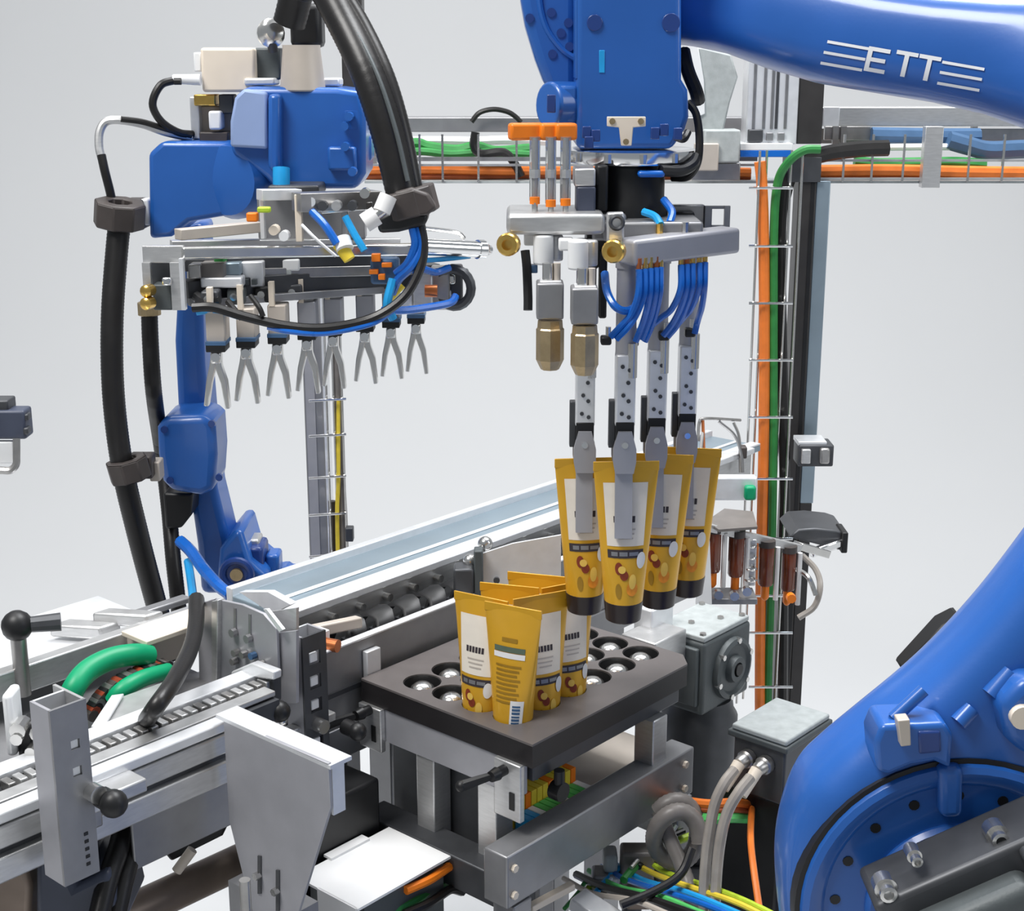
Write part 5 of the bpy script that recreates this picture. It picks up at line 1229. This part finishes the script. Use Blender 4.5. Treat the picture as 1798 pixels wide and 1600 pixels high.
m = MB(); q = L(.49, .115, 0); m.lathe(q, (0, 0, 1), [(.62, .045), (.63, .052), (.83, .052), (.84, .046), (.857, .044)], 26); m.out('motor_body', 'darksteel', gm)
m = MB(); m.ubox(.40, .56, .05, .18, .60, .62); m.out('motor_base', 'darksteel', gm, bev=.002)
m = MB(); m.ubox(.44, .54, .08, .15, .0, .60); m.out('motor_stand', 'darksteel', gm)
m = MB(); m.ubox(.36, .43, .10, .155, .90, .975); m.out('mounting_bracket', 'alu', gm, bev=.002)
m = MB(); m.ubox(.40, .45, .135, .165, .935, 1.0); m.out('mounting_bracket', 'alu_light', gm, bev=.003)

cb = thing('terminal_box', 'grey lidded terminal box beside the big robot shoulder', 'box')
m = MB(); m.ubox(.273, .367, -.145, -.076, .868, .944); m.out('box_body', 'darksteel', cb, bev=.003)
m = MB(); m.ubox(.271, .369, -.147, -.074, .944, .951); m.out('box_lid', 'castlight', cb, bev=.002)
m = MB(); m.ubox(.268, .372, -.150, -.070, .936, .944); m.out('lid_rim', 'castgrey', cb, bev=.002)
m = MB(); m.ubox(.285, .37, -.14, -.05, .70, .868); m.out('motor_block', 'black', cb, bev=.008)
m = MB(); m.ubox(.30, .36, -.13, -.06, .0, .70); m.out('box_stand', 'darksteel', cb)
for v in (-.098, -.122):
    c = L(.272, v, .915); m = MB(); m.lathe(c, -U, [(0, .011), (.008, .011), (.010, .009), (.018, .008), (.022, .006)], 12); m.out('cable_gland', 'steel_mid', cb)
    m = MB(); d = (-U * .8 - Zv * .7 + V * .1).normalized(); c2 = c - U * .02; m.cyl(c2, c2 + d * .035, .0075, .0065); m.out('gland_nut', 'brass' if False else 'cream', cb)
hs = [('clear grey hose hanging from the terminal box, next to the grey conduit loop', [(1290, 1352, 1.66), (1272, 1375, 1.65), (1256, 1410, 1.65), (1246, 1460, 1.65), (1238, 1530, 1.65), (1232, 1680, 1.64)], .0062),
      ('clear grey hose hanging from the terminal box, beside the black motor block', [(1318, 1365, 1.65), (1298, 1390, 1.64), (1278, 1425, 1.64), (1266, 1470, 1.64), (1258, 1540, 1.64), (1252, 1680, 1.63)], .0062)]
for lab, pth, r_ in hs: tag(MB().ptube(pth, r_, 10).out('clear_hose', 'hosegrey'), lab, 'hose')

# bracket arm with amber bowls behind the hanging tubes
ab = thing('lubricator_rack', 'rack of amber bowls on a bracket arm of the dark post', 'rack')
m = MB(); bar(m, pd(1228, 922, 2.18), pd(1400, 962, 2.30), .02, .012); m.out('rack_bar', 'alu', ab, bev=.001)
m = MB(); bar(m, pd(1400, 958, 2.30), pd(1450, 972, 2.34), .02, .012); m.out('rack_bar', 'steel', ab, bev=.001)
for k, (x, y0, D, w) in enumerate(((1254, 930, 2.20, 25), (1294, 938, 2.22, 26), (1347, 955, 2.25, 26), (1386, 965, 2.28, 24))):
    top = pd(x, y0, D)
    m = MB(); m.lathe(top, (0, 0, -1), [(0, s(w / 2, D)), (.004, s(w / 2 + 1, D)), (.062, s(w / 2 + 1, D)), (.066, s(w / 2 - 1, D)), (.0675, .001)], 16); b_ = m.out('amber_bowl', 'amber', ab)
    m = MB(); m.lathe(top - Zv * .066, (0, 0, -1), [(0, .0065), (.020, .0065), (.024, .004), (.026, .001)], 10); m.out('orange_tip', 'orange', b_)
    m = MB(); m.lathe(top + Zv * .006, (0, 0, -1), [(0, s(w / 2 + 2, D)), (.010, s(w / 2 + 2, D))], 16); m.out('bowl_head', 'brownblack', b_)
    m = MB(); q = pd(x + 19, y0 + 6, D); m.cyl(q, q - Zv * .085, .004, n=8); m.out('sight_tube', 'badge', b_)
m = MB(); m.pprism([(1232, 938), (1246, 942), (1250, 1062), (1222, 1062)], 2.16, .006); m.out('mount_plate', 'white', ab)
m = MB(); m.pbox(1308, 948, 1328, 1030, 2.24, .02); m.out('regulator', 'alu', ab, bev=.002)
for y in (958, 978, 998, 1018):
    m = MB(); c = pd(1318, y, 2.235); m.torus(c, (0, 0, 1), .008, .002, 14, 6); m.out('regulator_ring', 'steel', ab)
m = MB(); m.pbox(1240, 1052, 1330, 1062, 2.20, .05); m.out('lower_plate', 'alu_dark', ab, bev=.001)
for x, y in ((1262, 1046), (1290, 1048), (1312, 1040), (1390, 1052)):
    m = MB(); c = pd(x, y, 2.19); m.cyl(c, c + Vector((0, .01, 0)), .007, n=10); m.out('fitting', 'steel' if x != 1390 else 'orange', ab)
m = MB(); m.ptube([(1408, 975, 2.30), (1432, 1000, 2.29), (1440, 1030, 2.28), (1430, 1065, 2.28), (1402, 1085, 2.28)], .0048, 8); m.out('loop_hose', 'hosegrey', ab)
m = MB(); m.ptube([(1400, 1000, 2.30), (1420, 1015, 2.27), (1432, 1045, 2.27)], .004, 8); m.out('loop_hose', 'steel', ab)
m = MB(); m.pprism([(1386, 944), (1402, 930), (1432, 928), (1470, 932), (1488, 938), (1488, 968), (1470, 966), (1440, 958)], 2.36, .10); m.out('bracket_arm', 'darksteel', ab, bev=.003)
m = MB(); bar(m, pd(1424, 972, 2.34), pd(1478, 952, 2.36), .012, .014); m.out('arm_edge', 'chrome', ab, bev=.003)
m = MB(); m.pbox(1478, 936, 1489, 972, 2.35, .05); m.out('arm_end', 'black', ab, bev=.002)
# brown sheet and wire hoops at the far conveyor end
m = MB(); m.prism([pz(*p, 1.03) for p in [(1240, 915), (1272, 893), (1322, 898), (1330, 925), (1262, 930)]], -Zv * .004); tag(m.out('chute_sheet', 'conduit'), 'brown grey sheet lying at the far end of the conveyor above the amber bowls', 'sheet')
wg = thing('wire_guide', 'bent wire guide hoops at the far end of the conveyor', 'guide')
for k, pth in enumerate(([(1226, 775, 2.4), (1228, 742, 2.4), (1240, 735, 2.4), (1300, 738, 2.45)], [(1262, 740, 2.42), (1290, 765, 2.42), (1302, 800, 2.42), (1304, 830, 2.42)], [(1236, 790, 2.4), (1234, 738, 2.4)], [(1288, 742, 2.44), (1298, 770, 2.44), (1300, 830, 2.44)], [(1228, 850, 2.36), (1230, 800, 2.38), (1234, 760, 2.4)])):
    pt(wg, 'guide_wire', 'steel_mid' if k != 2 else 'copper', pth, .0026, 8)
pb(wg, 'wire_clamp', 'castgrey', 1238, 836, 1250, 862, 2.36, .02, .002)
pb(wg, 'wire_clamp', 'brownblack', 1300, 786, 1312, 806, 2.42, .02, .002)
pb(wg, 'wire_foot', 'alu_light', 1236, 838, 1330, 880, 2.36, .02, .004)
pb(wg, 'green_foot', 'green', 1308, 855, 1328, 880, 2.345, .015, .004)

# small dark sensor at the left edge
se = thing('hanging_sensor', 'small dark sensor block with a bent rod at the bare backdrop side', 'sensor')
pb(se, 'sensor_body', 'navy', -40, 722, 44, 772, 1.75, .03, .003)
pb(se, 'sensor_top', 'darksteel', -40, 704, 14, 724, 1.75, .03, .002)
pb(se, 'sensor_lug', 'darksteel', 40, 728, 49, 740, 1.75, .015, .002); pb(se, 'sensor_lug', 'darksteel', 40, 752, 49, 764, 1.75, .015, .002)
m = MB(); m.ptube([(29, 770, 1.75), (29, 800, 1.75), (28, 816, 1.75), (18, 826, 1.75), (2, 826, 1.75), (-20, 826, 1.75)], .0045, 8); m.out('bent_rod', 'steel_mid', se)
pb(se, 'sensor_label', 'white', -10, 776, 24, 815, 1.76, .01, .002)
m = MB(); bar(m, pd(-38, 745, 1.765), pd(-300, 760, 1.80), .02, .02); m.out('sensor_arm', 'darksteel', se)
m = MB(); a = pd(-300, 760, 1.80); m.cyl(Vector((a.x, a.y, 0)), Vector((a.x, a.y, a.z + .02)), .014); m.lathe(Vector((a.x, a.y, 0)), (0, 0, 1), [(0, .09), (.012, .09), (.014, .02)]); m.out('sensor_stand', 'darksteel', se)

# ------------------------------------------------------------------ low parts: black hoses, brown tube, wiring
for lab, pth in (('black hose dropping from under the grooved beam, beside the perforated channel post', [(230, 1395, 1.50), (220, 1440, 1.48), (208, 1490, 1.455), (188, 1550, 1.43), (162, 1660, 1.40)]),
                 ('black hose dropping from under the grooved beam, beside the grey skirt', [(252, 1385, 1.52), (240, 1430, 1.50), (234, 1485, 1.475), (216, 1550, 1.45), (192, 1660, 1.42)])):
    tag(MB().ptube(pth, .0105, 12).out('black_hose', 'rubber'), lab, 'hose')
tag(MB().ptube([(345, 1052, 1.68), (344, 1095, 1.63), (334, 1140, 1.57), (306, 1195, 1.49), (276, 1238, 1.45), (262, 1258, 1.47), (254, 1270, 1.53)], .0090, 12).out('black_hose', 'rubber'), 'black hose crossing the green belts in front of the slotted cover', 'hose')
tag(MB().ptube([(316, 950, 2.1), (335, 968, 2.08), (358, 1000, 2.05), (385, 1030, 2.0), (405, 1045, 1.98)], .0085, 10).out('air_hose', 'tube_blue'), 'bright blue air hose dropping onto the slotted head cover', 'hose')
tag(MB().ptube([(330, 985, 2.1), (334, 1010, 2.08), (338, 1040, 2.04), (340, 1065, 2.0)], .0060, 8).out('air_hose', 'cyan'), 'light blue air hose upright beside the slotted head cover', 'hose')
bt = thing('steel_tube', 'brown grey round steel tube slanting below the grooved beam', 'tube')
m = MB(); m.cyl(pd(150, 1640, 1.62), pd(470, 1490, 1.80), .021); m.out('tube_body', 'brownsteel', bt)
m = MB(); a = pd(470, 1490, 1.80); m.cyl(Vector((a.x, a.y, 0)), a, .02); m.out('tube_post', 'brownsteel', bt)
m = MB(); a = pd(310, 1530, 1.66); m.cyl(a, pd(338, 1492, 1.66), .006); m.out('tube_pin', 'cream', bt)
m = MB(); m.pprism([(280, 1490), (330, 1465), (400, 1450), (390, 1470), (330, 1500), (300, 1515)], 1.70, .04); m.out('tube_clamp', 'black', bt, bev=.004)
bb = thing('base_motor', 'black motor body below the perforated channel post', 'motor')
m = MB(); m.pprism([(62, 1512), (105, 1508), (130, 1560), (190, 1530), (215, 1640), (62, 1640)], 1.42, .10, at=(100, 1550)); m.out('motor_body', 'navy', bb, bev=.006)
m = MB(); a = pd(120, 1640, 1.47); m.cyl(Vector((a.x, a.y, 0)), a, .04); m.out('motor_stand', 'darksteel', bb)

# machine deck under the wiring
dk = thing('machine_deck', 'dark steel deck under the wiring beside the tray stand', 'deck')
m = MB(); m.ubox(-.05, .27, -.20, -.03, .565, .58); m.out('deck_plate', 'castgrey', dk)
m = MB(); m.ubox(.12, .26, -.19, -.06, .58, .584); m.out('deck_sheet', 'paper', dk)
for u in (-.04, .23):
    for v in (-.19, -.06): MB().ubox(u, u + .03, v, v + .03, 0, .565).out('deck_leg', 'darksteel', dk)
def wcable(label, mt, pth, r, name='cable', cat='cable', grp=None): return tag(MB().ptube(pth, r, 8).out(name, mt), label, cat, grp)
wcable('orange cable lying level beside the clear hoses', 'orange_cable', [(1140, 1396, 1.84), (1195, 1405, 1.76), (1245, 1412, 1.72), (1290, 1410, 1.72), (1345, 1418, 1.80)], .0055)
wcable('rust cable directly under the level orange one', 'orange_dull', [(1145, 1410, 1.84), (1195, 1417, 1.76), (1245, 1422, 1.72), (1290, 1422, 1.72), (1345, 1428, 1.80)], .004)
wcable('bright green cable under the level orange one', 'green_bright', [(1140, 1418, 1.84), (1190, 1428, 1.77), (1240, 1438, 1.72), (1290, 1436, 1.72), (1345, 1440, 1.80)], .0062)
wcable('orange cable standing upright beside the blue shoulder', 'orange_cable', [(1320, 1420, 1.74), (1318, 1470, 1.66), (1324, 1530, 1.62), (1340, 1640, 1.58)], .0038)
lc = thing('conduit_loop', 'grey brown conduit coiled in a loop beside the stand', 'conduit')
c = pd(1190, 1480, 1.70)
m = MB(); pts = [c + Vector((math.cos(t) * .026, .004 * math.sin(2 * t) + t * .004, math.sin(t) * .036)) for t in [math.radians(20 * k) for k in range(0, 26)]]; m.tube(pts, .0105, 12, 2, rib=.05, ribstep=.005); m.out('conduit', 'conduit', lc)
m = MB(); m.tube([pts[-1], pd(1206, 1545, 1.69), pd(1214, 1585, 1.66), pd(1220, 1680, 1.6)], .009, 12, rib=.05, ribstep=.005); m.out('conduit', 'conduit', lc)
m = MB(); m.ptube([(1215, 1490, 1.67), (1195, 1535, 1.66), (1150, 1565, 1.65), (1090, 1590, 1.64)], .005, 10); m.out('conduit', 'rubber', lc)
cols = ['green_cable', 'yellowgreen', 'yellow', 'green_bright', 'cyan', 'rubber', 'white', 'conduit', 'green_cable', 'alu', 'rubber', 'yellowgreen']
names = ['dark green', 'yellow green', 'yellow', 'bright green', 'light blue', 'black', 'white', 'grey brown', 'deep green', 'silver grey', 'matt black', 'lime']
for k, (cname, cm) in enumerate(zip(names, cols)):
    x0 = 1015 + 13 * k; y0 = 1556 - 8 * k + 7 * (k % 3)
    D0 = 1.76 + .012 * (k % 4)
    pth = [(x0 - 24, y0 + 40, D0 - .03), (x0, y0 + 12, D0), (x0 + 14, y0 - 8 + 6 * (k % 3), D0 + .01), (x0 + 34, y0 - 14 + 8 * (k % 2), D0 + .02), (x0 + 56, y0 - 34 + 10 * (k % 3), D0 + .03)]
    wcable(cname + ' wire in the tangle below the lower rail of the stand', cm, pth, .0026 + .0012 * (k % 3), 'wire', 'wire')
run = [('yellow', 'yellow', 0), ('light blue', 'cyan', 1), ('dark blue', 'tube_blue', 2), ('pale green', 'green_bright', 3), ('black', 'rubber', 4), ('pink grey', 'beige', 5), ('olive', 'yellowgreen', -1)]
for cname, cm, k in run:
    wcable(cname + ' cable in the slanting run by the foot of the blue shoulder', cm, [(1100 - 22 * k, 1508 + 7 * k, 1.80), (1150 - 22 * k, 1535 + 6 * k + 4 * (k % 2), 1.73), (1225 - 22 * k, 1562 + 4 * k, 1.66), (1300 - 22 * k, 1588 + 4 * k + 4 * (k % 2), 1.60), (1400 - 22 * k, 1640, 1.55)], .0034 if k != 4 else .0050)
for cname, cm, x0, y0 in (('light blue', 'cyan', 720, 1562), ('green', 'green_cable', 726, 1576), ('dark blue', 'tube_blue', 690, 1590), ('orange', 'orange', 752, 1540), ('black', 'rubber', 750, 1582)):
    wcable(cname + ' cable passing under the white folded cover', cm, [(x0 - 40, y0 + 24, 1.60), (x0, y0 + 6, 1.62), (x0 + 22, y0 - 8, 1.64), (x0 + 42, y0 - 20, 1.66), (x0 + 62, y0 - 16, 1.68)], .0052, grp='cables under the white cover')
# lower fittings on the stand side
lf = thing('valve_cluster', 'cluster of small valves behind the lower rail of the stand', 'valves')
for x0, y0, x1, y1, mt in ((1090, 1500, 1150, 1560, 'conduit'), (1040, 1540, 1090, 1575, 'alu_dark'), (1150, 1500, 1190, 1550, 'darksteel'), (1100, 1560, 1160, 1600, 'brownsteel'), (1060, 1505, 1085, 1535, 'castlight')):
    pb(lf, 'valve', mt, x0, y0, x1, y1, 1.76, .03, .004)
m = MB(); bar(m, pd(930, 1595, 1.66), pd(1005, 1555, 1.70), .010, .008); m.out('bracket', 'cream', lf, bev=.001)
m = MB(); bar(m, pd(1012, 1578, 1.70), pd(1110, 1640, 1.66), .03, .016); m.out('bracket', 'alu_light', lf, bev=.002)
m = MB(); a = pd(1110, 1560, 1.78); m.cyl(Vector((a.x, a.y, .58)), a, .012); m.out('valve_post', 'darksteel', lf)

settle()
